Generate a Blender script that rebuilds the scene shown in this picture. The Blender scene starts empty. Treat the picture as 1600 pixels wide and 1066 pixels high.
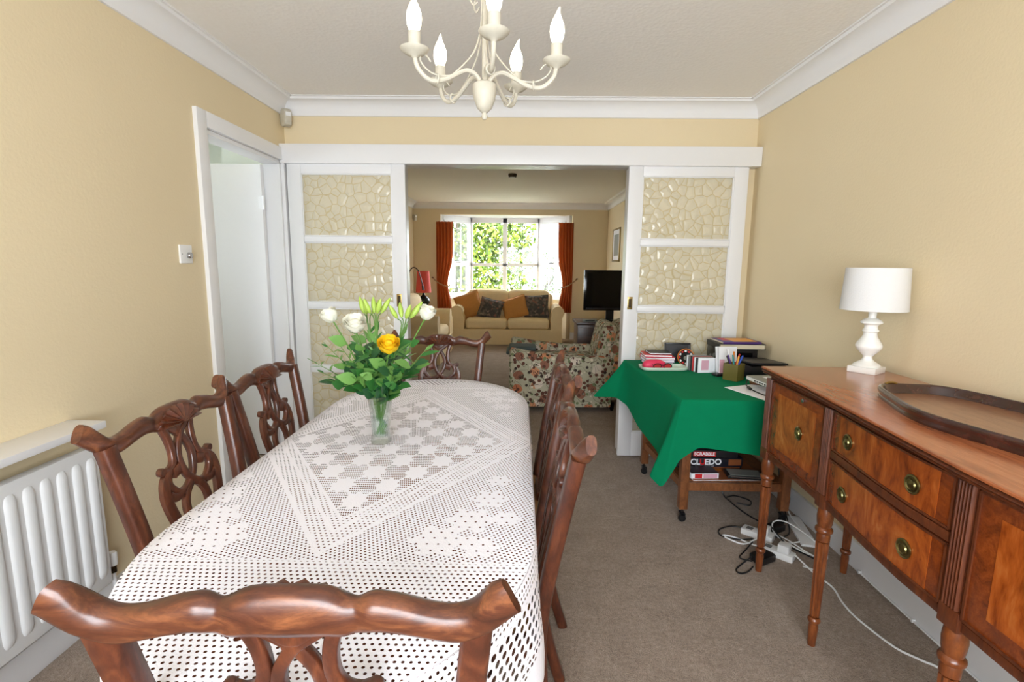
import bpy, bmesh, math, random
import numpy as np
from mathutils import Vector, Matrix
random.seed(7)
PI = math.pi
SC = bpy.context.scene
COL = SC.collection

# ------------------------------------------------------------------ camera
def add_camera():
    f_px, h = 788.07, 1.36
    p, y, r = (math.radians(a) for a in (8.675, -0.863, 0.621))
    fwd = Vector((math.sin(y)*math.cos(p), math.cos(y)*math.cos(p), -math.sin(p)))
    rt = Vector((math.cos(y), -math.sin(y), 0)); up = rt.cross(fwd)
    c, s = math.cos(r), math.sin(r)
    rt2 = c*rt + s*up; up2 = -s*rt + c*up
    cd = bpy.data.cameras.new('camera'); cd.sensor_width = 36; cd.sensor_fit = 'HORIZONTAL'
    cd.lens = f_px*36/1600; cd.clip_start = .02; cd.clip_end = 200
    o = bpy.data.objects.new('camera', cd); COL.objects.link(o)
    m = Matrix((rt2, up2, -fwd)).transposed().to_4x4(); m.translation = (0, 0, h)
    o.matrix_world = m; SC.camera = o
add_camera()

# ------------------------------------------------------------------ world: bright overcast sky
SKY = 15.0
def add_world():
    w = bpy.data.worlds.new('overcast_sky'); SC.world = w; w.use_nodes = True
    bg = w.node_tree.nodes['Background']
    bg.inputs['Color'].default_value = (.88, .945, 1, 1); bg.inputs['Strength'].default_value = SKY
add_world()
def portal(name, loc, rot, sx, sy):          # guides sky light through a window opening
    l = bpy.data.lights.new(name, 'AREA'); l.shape = 'RECTANGLE'; l.size = sx; l.size_y = sy
    l.cycles.is_portal = True
    o = bpy.data.objects.new(name, l); COL.objects.link(o); o.location = loc; o.rotation_euler = rot
portal('portal_garden_window', (0, -1.16, 1.4), (PI/2, 0, 0), 1.9, 1.4)
portal('portal_bay', (-.27, 10.06, 1.45), (-PI/2, 0, 0), 2.6, 1.6)
portal('portal_added_hall_window', (-3.28, 3.05, 1.6), (0, -PI/2, 0), .9, .7)  # serves the invented hall window that lights the hall
SC.view_settings.view_transform = 'Standard'; SC.view_settings.look = 'None'
SC.view_settings.exposure = 0.4; SC.view_settings.gamma = 1.0; SC.view_settings.use_curve_mapping = False
SC.cycles.max_bounces = 14; SC.cycles.diffuse_bounces = 7; SC.cycles.transparent_max_bounces = 16
SC.cycles.sample_clamp_indirect = 8.0; SC.cycles.caustics_refractive = False; SC.cycles.caustics_reflective = False

# ------------------------------------------------------------------ materials
def srgb(r, g, b):
    f = lambda v: ((v/255+.055)/1.055)**2.4 if v > 10 else v/255/12.92
    return (f(r), f(g), f(b), 1)
class NT:
    def __init__(s, name):
        s.m = bpy.data.materials.new(name); s.m.use_nodes = True; s.t = s.m.node_tree
        s.b = s.t.nodes['Principled BSDF']; s.out = s.t.nodes['Material Output']
    def n(s, typ, **kw):
        x = s.t.nodes.new(typ)
        for k, v in kw.items(): setattr(x, k, v)
        return x
    def l(s, a, b): s.t.links.new(a, b)
    def put(s, a, sock):
        if isinstance(a, (int, float)): sock.default_value = a
        elif isinstance(a, tuple): sock.default_value = a
        else: s.l(a, sock)
    def m_(s, op, a, b=0., c=None):
        x = s.n('ShaderNodeMath', operation=op); s.put(a, x.inputs[0]); s.put(b, x.inputs[1])
        if c is not None: s.put(c, x.inputs[2])
        return x.outputs[0]
    def mix(s, fac, a, b):
        x = s.n('ShaderNodeMix', data_type='RGBA'); s.put(fac, x.inputs[0]); s.put(a, x.inputs[6]); s.put(b, x.inputs[7])
        return x.outputs[2]
    def coord(s, kind='Object', scale=(1, 1, 1), rot=(0, 0, 0)):
        tc = s.n('ShaderNodeTexCoord'); mp = s.n('ShaderNodeMapping')
        mp.inputs['Scale'].default_value = scale; mp.inputs['Rotation'].default_value = rot
        s.l(tc.outputs[kind], mp.inputs[0]); return mp.outputs[0]
    def noise(s, vec, scale, detail=4, rough=.55, dist=0):
        x = s.n('ShaderNodeTexNoise'); s.l(vec, x.inputs['Vector'])
        x.inputs['Scale'].default_value = scale; x.inputs['Detail'].default_value = detail
        x.inputs['Roughness'].default_value = rough; x.inputs['Distortion'].default_value = dist
        return x.outputs['Fac']
    def vor(s, vec, scale, feature='F1', out='Distance', rnd=1.0):
        x = s.n('ShaderNodeTexVoronoi', feature=feature); s.l(vec, x.inputs['Vector'])
        x.inputs['Scale'].default_value = scale; x.inputs['Randomness'].default_value = rnd
        return x.outputs[out]
    def ramp(s, fac, stops, interp='LINEAR'):
        x = s.n('ShaderNodeValToRGB'); s.l(fac, x.inputs[0]); cr = x.color_ramp; cr.interpolation = interp
        while len(cr.elements) < len(stops): cr.elements.new(.5)
        for e, (p, c) in zip(cr.elements, stops): e.position = p; e.color = c
        return x.outputs[0]
    def bump(s, h, strength=.3, dist=.01):
        x = s.n('ShaderNodeBump'); x.inputs['Strength'].default_value = strength; x.inputs['Distance'].default_value = dist
        s.l(h, x.inputs['Height']); s.l(x.outputs[0], s.b.inputs['Normal']); return x
    def set(s, **kw):
        for k, v in kw.items(): s.put(v, s.b.inputs[k.replace('_', ' ')])
        return s
MAT = {}
def plain(name, col, rough=.5, metal=0, spec=.5, coat=0, vary=.08, nscale=30, bump=0, sheen=0):
    t = NT(name); v = t.coord(); f = t.noise(v, nscale)
    c2 = tuple(x*(1-vary) for x in col[:3])+(1,)
    t.l(t.mix(f, col, c2), t.b.inputs['Base Color'])
    t.set(Roughness=rough, Metallic=metal); t.b.inputs['Specular IOR Level'].default_value = spec
    t.b.inputs['Coat Weight'].default_value = coat
    if sheen: t.b.inputs['Sheen Weight'].default_value = sheen
    if bump: t.bump(f, bump, .004)
    MAT[name] = t.m; return t.m
def wood(name, c1, c2, c3, stretch, scale=6, rough=.28, coat=.3, dist=1.2):
    t = NT(name); v = t.coord(scale=stretch)
    f = t.noise(v, scale, 6, .62, dist); g = t.noise(v, scale*9, 3, .6, .2)
    col = t.ramp(f, [(.28, c1), (.5, c2), (.74, c3)])
    dk = t.ramp(g, [(.35, (.68, .63, .62, 1)), (.6, (1, 1, 1, 1))])
    x = t.n('ShaderNodeMix', data_type='RGBA', blend_type='MULTIPLY'); x.inputs[0].default_value = .55
    t.l(col, x.inputs[6]); t.l(dk, x.inputs[7]); t.l(x.outputs[2], t.b.inputs['Base Color'])
    t.set(Roughness=rough); t.b.inputs['Coat Weight'].default_value = coat; t.b.inputs['Coat Roughness'].default_value = .22
    t.bump(g, .06, .002); MAT[name] = t.m; return t.m
def make_materials():
    t = NT('cream_wallpaper'); v = t.coord()
    f = t.noise(v, 90, 3, .6); g = t.noise(v, 1.3, 2)
    t.l(t.mix(g, srgb(227, 211, 177), srgb(222, 205, 170)), t.b.inputs['Base Color'])
    t.set(Roughness=.75); t.bump(f, .25, .004); MAT['wall'] = t.m
    t = NT('stippled_ceiling_paint'); v = t.coord(); f = t.vor(v, 55); g = t.noise(v, 40, 3)
    t.set(Roughness=.85); t.l(t.mix(g, srgb(244, 242, 240), srgb(238, 235, 232)), t.b.inputs['Base Color'])
    t.bump(t.m_('ADD', f, g), .22, .004); MAT['ceiling'] = t.m
    t = NT('taupe_carpet_pile'); v = t.coord(); f = t.noise(v, 230, 2, .7); g = t.noise(v, 9, 5, .65); h = t.noise(v, 60, 4, .7)
    c = t.ramp(t.m_('MULTIPLY_ADD', f, .45, t.m_('MULTIPLY_ADD', g, .2, t.m_('MULTIPLY', h, .35))), [(.33, srgb(108, 92, 80)), (.5, srgb(154, 136, 121)), (.67, srgb(192, 173, 157))])
    t.l(c, t.b.inputs['Base Color']); t.set(Roughness=.95); t.b.inputs['Specular IOR Level'].default_value = .1
    t.b.inputs['Sheen Weight'].default_value = .15
    t.bump(t.m_('ADD', f, h), .8, .006); MAT['carpet'] = t.m
    plain('white_paint', srgb(232, 232, 234), .35, vary=.02)
    plain('white_cove', srgb(234, 234, 236), .6, vary=.02)
    plain('hall_paint', srgb(226, 232, 226), .6, vary=.02)
    plain('radiator_enamel', srgb(229, 230, 231), .32, vary=.03, nscale=8)
    plain('ivory_metal', srgb(206, 200, 184), .5, vary=.3, nscale=45)
    plain('white_plastic', srgb(236, 236, 236), .35, vary=.02)
    plain('black_plastic', srgb(22, 22, 24), .35, vary=.2)
    plain('gloss_black', srgb(8, 8, 10), .12, vary=.1)
    plain('brass', srgb(176, 150, 92), .32, metal=1, vary=.35, nscale=60)
    plain('antique_brass', srgb(150, 140, 92), .3, metal=1, vary=.5, nscale=120)
    plain('dark_bronze', srgb(70, 56, 38), .4, metal=.8, vary=.3)
    plain('chrome', srgb(190, 190, 195), .2, metal=1)
    plain('shade_linen', srgb(222, 222, 222), .8, vary=.03, nscale=200, bump=.2)
    plain('lamp_ceramic', srgb(240, 240, 236), .3, vary=.02)
    plain('red_shade', srgb(222, 84, 74), .8, vary=.1)
    plain('dark_ceramic', srgb(38, 46, 42), .2, vary=.4, nscale=25)
    MAT['chair_wood'] = wood('chair_mahogany', srgb(56, 27, 17), srgb(84, 42, 26), srgb(116, 64, 38), (6, 6, 2.2), 5, .34, .22)
    MAT['chair_rail_wood'] = wood('rail_mahogany', srgb(56, 28, 18), srgb(88, 47, 29), srgb(132, 80, 48), (2.2, 7, 7), 5, .34, .22)
    MAT['shell_wood'] = wood('carved_mahogany', srgb(52, 24, 13), srgb(84, 40, 22), srgb(108, 56, 30), (4, 4, 4), 9, .3, .3)
    MAT['table_wood'] = wood('table_mahogany', srgb(86, 44, 32), srgb(120, 66, 46), srgb(146, 86, 60), (7, 1.2, 7), 4, .25, .3)
    MAT['sb_dark'] = wood('sideboard_dark_mahogany', srgb(66, 31, 16), srgb(98, 48, 24), srgb(124, 66, 34), (7, 7, 1.4), 5, .4, .1)
    MAT['sb_top'] = wood('sideboard_top_mahogany', srgb(140, 76, 44), srgb(172, 100, 60), srgb(190, 118, 74), (9, 1.0, 5), 3.5, .22, .4)
    MAT['sb_band'] = wood('crossband_mahogany', srgb(92, 40, 14), srgb(128, 58, 20), srgb(154, 76, 28), (5, 5, 5), 5, .26, .4)
    MAT['leg_wood'] = wood('sideboard_leg_mahogany', srgb(86, 42, 18), srgb(120, 62, 28), srgb(150, 86, 42), (6, 6, 1.5), 5, .32, .25)
    MAT['tray_rim'] = wood('tray_rim_mahogany', srgb(34, 17, 14), srgb(56, 28, 22), srgb(76, 40, 32), (3, 3, 3), 5, .16, .6)
    MAT['tray_base'] = wood('tray_base_mahogany', srgb(124, 82, 58), srgb(150, 106, 78), srgb(166, 124, 92), (7, 1, 4), 4, .3, .3)
    MAT['oak'] = wood('trolley_oak', srgb(92, 52, 28), srgb(126, 76, 42), srgb(150, 96, 56), (5, 5, 2), 6, .4, .1)
    MAT['dark_oak'] = wood('tv_bench_wood', srgb(44, 24, 15), srgb(66, 36, 22), srgb(84, 48, 30), (2, 6, 6), 5, .35, .1)
    # flame veneer: broad bookmatched figure
    t = NT('flame_mahogany_veneer'); v = t.coord(scale=(3, 3.2, 1.6)); f = t.noise(v, 3.2, 5, .6, 2.4); g = t.noise(t.coord(scale=(10, 14, 2.5)), 9, 4, .6)
    c = t.ramp(t.m_('MULTIPLY_ADD', g, .25, t.m_('MULTIPLY', f, .8)), [(.32, srgb(92, 38, 12)), (.44, srgb(140, 64, 20)), (.58, srgb(172, 86, 30)), (.76, srgb(198, 120, 56))])
    t.l(c, t.b.inputs['Base Color']); t.set(Roughness=.24); t.b.inputs['Coat Weight'].default_value = .4; t.b.inputs['Coat Roughness'].default_value = .1
    MAT['veneer'] = t.m
    plain('seat_fabric', srgb(150, 112, 74), .85, vary=.25, nscale=120, bump=.2)
    plain('green_cloth', srgb(0, 122, 80), .85, vary=.14, nscale=14, spec=.12)
    plain('cream_upholstery', srgb(230, 207, 162), .85, vary=.1, nscale=20, bump=.15)
    plain('ochre_fabric', srgb(190, 130, 62), .8, vary=.2, nscale=30)
    plain('grey_blanket', srgb(92, 104, 104), .9, vary=.2)
    plain('rope_beige', srgb(170, 140, 100), .8)
    plain('white_cable', srgb(232, 232, 232), .4, vary=.02)
    plain('black_cable', srgb(20, 20, 22), .4, vary=.1)
    plain('paper', srgb(240, 240, 244), .7, vary=.03)
    plain('page_edge', srgb(226, 214, 186), .8, vary=.1, nscale=200)
    for n, c in dict(pink=(226, 52, 92), magenta=(200, 40, 84), black_card=(30, 28, 32), orange=(218, 126, 40), red=(204, 34, 36), purple=(76, 40, 120), lilac=(176, 160, 200),
                     yellow=(238, 196, 60), blue=(40, 84, 190), teal=(60, 150, 150), pale_green=(196, 212, 196), cd_pink=(222, 170, 186), grey_case=(120, 120, 118), dark_navy=(22, 22, 34),
                     silver_grey=(150, 154, 148), brown_card=(150, 84, 44), olive_wood=(104, 94, 40), leather=(120, 72, 40), light_orange=(240, 170, 70), glass_red=(180, 40, 40)).items():
        plain(n, srgb(*c), .45, vary=.1)
    for n, c in dict(stem_green=(92, 132, 56), leaf_green=(52, 112, 48), leaf_dark=(34, 84, 44), leaf_light=(104, 150, 72), bud_green=(168, 196, 84), petal_white=(240, 238, 222), petal_yellow=(246, 200, 28)).items():
        plain(n, srgb(*c), .45, vary=.25, nscale=50)
    t = NT('curtain_rust'); v = t.coord(scale=(5, 5, .6)); f = t.noise(v, 6, 3); c = t.mix(f, srgb(186, 92, 38), srgb(136, 58, 22)); t.l(c, t.b.inputs['Base Color']); t.set(Roughness=.7)
    tl = t.n('ShaderNodeBsdfTranslucent'); t.l(c, tl.inputs[0]); mx = t.n('ShaderNodeMixShader'); mx.inputs[0].default_value = .3; t.l(t.b.outputs[0], mx.inputs[1]); t.l(tl.outputs[0], mx.inputs[2]); t.l(mx.outputs[0], t.out.inputs[0]); MAT['curtain_rust'] = t.m
    # lit bulbs
    t = NT('lit_candle_bulb'); t.set(Base_Color=(1, .97, .9, 1), Roughness=.3); t.b.inputs['Emission Color'].default_value = (1, .86, .66, 1); t.b.inputs['Emission Strength'].default_value = 6
    MAT['bulb'] = t.m
    # vase glass, water
    t = NT('cut_glass'); t.set(Base_Color=(.97, 1, .99, 1), Roughness=.02, IOR=1.45); t.b.inputs['Transmission Weight'].default_value = 1
    v = t.coord(); t.bump(t.vor(v, 70), .25, .004); tr = t.n('ShaderNodeBsdfTransparent'); tr.inputs[0].default_value = (.96, .99, .98, 1); mx = t.n('ShaderNodeMixShader'); lw = t.n('ShaderNodeLayerWeight'); lw.inputs[0].default_value = .25
    t.l(t.m_('MULTIPLY_ADD', lw.outputs['Facing'], .6, .2), mx.inputs[0]); t.l(tr.outputs[0], mx.inputs[1]); t.l(t.b.outputs[0], mx.inputs[2]); t.l(mx.outputs[0], t.out.inputs[0]); MAT['glass'] = t.m
    t = NT('water'); t.set(Base_Color=(.8, .95, .85, 1), Roughness=.0, IOR=1.33, Alpha=.12); MAT['water'] = t.m
    # window glass: clear pane
    t = NT('clear_window_glass'); tr = t.n('ShaderNodeBsdfTransparent'); gl = t.n('ShaderNodeBsdfGlossy'); gl.inputs['Roughness'].default_value = .02
    fr = t.n('ShaderNodeFresnel'); fr.inputs[0].default_value = 1.45; mx = t.n('ShaderNodeMixShader')
    t.l(t.m_('MULTIPLY', fr.outputs[0], .6), mx.inputs[0]); t.l(tr.outputs[0], mx.inputs[1]); t.l(gl.outputs[0], mx.inputs[2]); t.l(mx.outputs[0], t.out.inputs[0]); MAT['pane'] = t.m
    # pebbled door glass
    t = NT('pebbled_door_glass'); v = t.coord(scale=(1, 1, 1.0)); w = t.n('ShaderNodeVectorMath', operation='ADD'); nz = t.n('ShaderNodeTexNoise'); nz.inputs['Scale'].default_value = 6
    t.l(v, nz.inputs['Vector']); sc = t.n('ShaderNodeVectorMath', operation='SCALE'); sc.inputs['Scale'].default_value = .035; t.l(nz.outputs['Color'], sc.inputs[0]); t.l(v, w.inputs[0]); t.l(sc.outputs[0], w.inputs[1])
    e = t.vor(w.outputs[0], 17, 'DISTANCE_TO_EDGE', 'Distance', .85)
    line = t.ramp(e, [(.01, (1, 1, 1, 1)), (.08, (0, 0, 0, 1))]); h = t.ramp(e, [(.0, (0, 0, 0, 1)), (.4, (1, 1, 1, 1))], 'EASE')
    t.l(t.mix(line, srgb(246, 240, 220), srgb(204, 190, 152)), t.b.inputs['Base Color']); t.set(Roughness=.12); t.bump(h, .6, .006)
    tr = t.n('ShaderNodeBsdfTransparent'); tr.inputs[0].default_value = (.98, .97, .93, 1); mx = t.n('ShaderNodeMixShader')
    t.l(t.m_('MULTIPLY_ADD', line, .2, .5), mx.inputs[0]); t.l(tr.outputs[0], mx.inputs[1]); t.l(t.b.outputs[0], mx.inputs[2]); t.l(mx.outputs[0], t.out.inputs[0]); MAT['door_glass'] = t.m
    # floral upholstery
    t = NT('floral_chintz'); v = t.coord(); a = t.vor(v, 9, 'F1', 'Color'); d = t.vor(v, 9); d2 = t.vor(v, 26); a2 = t.vor(v, 26, 'F1', 'Color'); tw = t.noise(v, 7, 2, .5, 1.5); n2 = t.noise(v, 16, 3)
    base = t.mix(n2, srgb(208, 202, 180), srgb(166, 166, 140))
    sx = t.n('ShaderNodeSeparateColor'); t.l(a, sx.inputs[0])
    fl = t.ramp(sx.outputs[0], [(0, srgb(214, 150, 110)), (.3, srgb(226, 214, 200)), (.55, srgb(196, 120, 84)), (.75, srgb(150, 100, 80))], 'CONSTANT')
    m1 = t.ramp(t.m_('ADD', d, t.m_('MULTIPLY', n2, .35)), [(.56, (1, 1, 1, 1)), (.6, (0, 0, 0, 1))])
    c = t.mix(m1, base, fl)
    s2 = t.n('ShaderNodeSeparateColor'); t.l(a2, s2.inputs[0])
    sm = t.ramp(s2.outputs[1], [(0, srgb(100, 60, 48)), (.35, srgb(120, 132, 96)), (.65, srgb(224, 214, 198)), (.85, srgb(60, 48, 44))], 'CONSTANT')
    m2 = t.ramp(t.m_('ADD', d2, t.m_('MULTIPLY', n2, .3)), [(.54, (1, 1, 1, 1)), (.58, (0, 0, 0, 1))]); c = t.mix(m2, c, sm)
    tg = t.ramp(t.m_('ABSOLUTE', t.m_('SUBTRACT', tw, .5)), [(.008, (1, 1, 1, 1)), (.014, (0, 0, 0, 1))]); c = t.mix(tg, c, srgb(74, 50, 42))
    t.l(c, t.b.inputs['Base Color']); t.set(Roughness=.8); MAT['floral'] = t.m
    t = NT('dark_floral_cushion'); v = t.coord(); a = t.vor(v, 26, 'F1', 'Color'); n2 = t.noise(v, 12, 3)
    s2 = t.n('ShaderNodeSeparateColor'); t.l(a, s2.inputs[0])
    c = t.ramp(s2.outputs[0], [(0, srgb(44, 40, 40)), (.4, srgb(92, 84, 76)), (.6, srgb(140, 120, 104)), (.78, srgb(60, 62, 58)), (.92, srgb(150, 90, 70))], 'CONSTANT')
    t.l(t.mix(n2, c, srgb(84, 78, 70)), t.b.inputs['Base Color']); t.set(Roughness=.85); MAT['dark_floral'] = t.m
    # outdoor foliage: green varies at random from leaf to leaf
    for n, cs in (('sunlit_foliage', ((40, 62, 12), (84, 108, 24), (140, 156, 48))), ('pale_foliage', ((50, 84, 24), (78, 110, 40), (110, 138, 64)))):
        t = NT(n); g = t.n('ShaderNodeNewGeometry')
        c = t.ramp(g.outputs['Random Per Island'], [(0, srgb(*cs[0])), (.5, srgb(*cs[1])), (1, srgb(*cs[2]))]); t.l(c, t.b.inputs['Base Color']); t.set(Roughness=.6); MAT[n] = t.m
    plain('bark', srgb(90, 74, 58), .9, vary=.4, bump=.5)
    plain('lawn', srgb(140, 142, 122), .95, vary=.3, nscale=40)
    lace_material()
def lace_material():
    t = NT('white_crochet_lace')
    uv = t.n('ShaderNodeUVMap', uv_map='flat'); sp = t.n('ShaderNodeSeparateXYZ'); t.l(uv.outputs[0], sp.inputs[0]); u, v = sp.outputs[0], sp.outputs[1]
    dr = t.n('ShaderNodeUVMap', uv_map='drop'); s2 = t.n('ShaderNodeSeparateXYZ'); t.l(dr.outputs[0], s2.inputs[0]); drop, per = s2.outputs[0], s2.outputs[1]
    m = t.m_
    def holes(a, b, pa, pb, r, stag=True):       # round holes on a (staggered) grid
        y = m('DIVIDE', b, pb); x = m('DIVIDE', a, pa)
        if stag: x = m('ADD', x, m('MULTIPLY', m('FLOOR', y), .5))
        fx = m('SUBTRACT', m('FRACT', x), .5); fy = m('SUBTRACT', m('FRACT', y), .5)
        d = m('SQRT', m('ADD', m('MULTIPLY', fx, fx), m('MULTIPLY', fy, fy)))
        return m('LESS_THAN', d, r)
    def lt(a, b): return m('LESS_THAN', a, b)
    def gt(a, b): return m('GREATER_THAN', a, b)
    def band(a, lo, hi): return m('MULTIPLY', gt(a, lo), lt(a, hi))
    dx = m('SUBTRACT', u, -.41); dy = m('SUBTRACT', v, 1.63)
    ax = m('ABSOLUTE', dx); ay = m('ABSOLUTE', dy)
    d = m('ADD', m('DIVIDE', ax, .36), m('DIVIDE', ay, .53))
    # rotated lattice of blossoms inside the diamond
    p = m('MULTIPLY', m('ADD', m('DIVIDE', dx, .36), m('DIVIDE', dy, .53)), 3.0); q = m('MULTIPLY', m('SUBTRACT', m('DIVIDE', dx, .36), m('DIVIDE', dy, .53)), 3.0)
    fp = m('SUBTRACT', m('FRACT', p), .5); fq = m('SUBTRACT', m('FRACT', q), .5)
    ang = m('ARCTAN2', fq, fp); rr = m('SQRT', m('ADD', m('MULTIPLY', fp, fp), m('MULTIPLY', fq, fq)))
    petal = m('MULTIPLY_ADD', m('COSINE', m('MULTIPLY', ang, 8)), .05, .355)
    blossom = lt(rr, petal)
    linkw = m('MAXIMUM', lt(m('ABSOLUTE', fp), .035), lt(m('ABSOLUTE', fq), .035))
    ladder = holes(u, v, .0055, .013, .31)
    h_in = m('MULTIPLY', ladder, m('SUBTRACT', 1., m('MAXIMUM', blossom, linkw)))
    fine = holes(dx, dy, .012, .011, .20)
    h_band = m('MULTIPLY', fine, m('SUBTRACT', 1., band(d, 1.10, 1.13)))
    # spray of big flowers in the four quarters
    def blob(cx, cy, r, n=6):
        ex = m('SUBTRACT', ax, cx); ey = m('SUBTRACT', ay, cy); R = m('SQRT', m('ADD', m('MULTIPLY', ex, ex), m('MULTIPLY', ey, ey))); A = m('ARCTAN2', ey, ex)
        return lt(R, m('MULTIPLY_ADD', m('COSINE', m('MULTIPLY', A, n)), r*.16, r*.86))
    fl = None
    for c in ((.34, .42, .05), (.30, .53, .06), (.24, .62, .065), (.385, .52, .035), (.33, .64, .045), (.36, .31, .035)):
        b = blob(*c); fl = b if fl is None else m('MAXIMUM', fl, b)
    net = holes(m('ADD', u, v), m('SUBTRACT', u, v), .0135, .0135, .245)
    speck = holes(u, v, .024, .024, .11)
    flh = m('MULTIPLY', fl, speck)
    h_net = m('MAXIMUM', m('MULTIPLY', net, m('SUBTRACT', 1., fl)), flh)
    rows = m('SUBTRACT', 1., m('MAXIMUM', band(ay, .695, .705), band(ay, .72, .727)))
    h_end = m('MULTIPLY', holes(u, v, .0125, .0115, .225), rows)
    loz = lt(m('ADD', m('DIVIDE', ax, .15), m('DIVIDE', m('ABSOLUTE', m('SUBTRACT', ay, .86)), .085)), 1.)
    big_loz = holes(u, v, .021, .019, .31)
    h_end = m('ADD', m('MULTIPLY', big_loz, loz), m('MULTIPLY', h_end, m('SUBTRACT', 1., loz)))
    isend = gt(ay, .70)
    h_out = m('ADD', m('MULTIPLY', h_end, isend), m('MULTIPLY', h_net, m('SUBTRACT', 1., isend)))
    r1 = lt(d, 1.0); r2 = m('MULTIPLY', band(d, 1.03, 1.26), lt(ay, .7)); r3 = m('MAXIMUM', gt(d, 1.30), isend)
    r2 = m('MULTIPLY', r2, m('SUBTRACT', 1., isend))
    top = m('MINIMUM', 1., m('ADD', m('MULTIPLY', h_in, r1), m('ADD', m('MULTIPLY', h_band, r2), m('MULTIPLY', h_out, r3))))
    # hanging part: fine net, bold net, scalloped solid border
    wave = m('ABSOLUTE', m('SINE', m('MULTIPLY', per, PI/.30)))
    edge = m('SUBTRACT', .20, m('MULTIPLY', wave, .045))
    s_fine = holes(per, drop, .013, .0125, .225); s_big = holes(per, drop, .024, .021, .31); s_dot = holes(per, drop, .016, .012, .3)
    hs = m('ADD', m('MULTIPLY', s_fine, lt(drop, .05)), m('MULTIPLY', s_big, m('MULTIPLY', gt(drop, .058), lt(drop, edge))))
    hs = m('ADD', hs, m('MULTIPLY', s_dot, m('MULTIPLY', gt(drop, m('ADD', edge, .01)), lt(drop, m('ADD', edge, .035)))))
    skirt = gt(drop, .001)
    hole = m('ADD', m('MULTIPLY', hs, skirt), m('MULTIPLY', top, m('SUBTRACT', 1., skirt)))
    t.set(Base_Color=srgb(240, 238, 246), Roughness=.85, Alpha=m('SUBTRACT', 1., hole))
    th = t.noise(t.coord(), 260, 2); t.bump(th, .4, .003)
    MAT['lace'] = t.m
make_materials()

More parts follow.
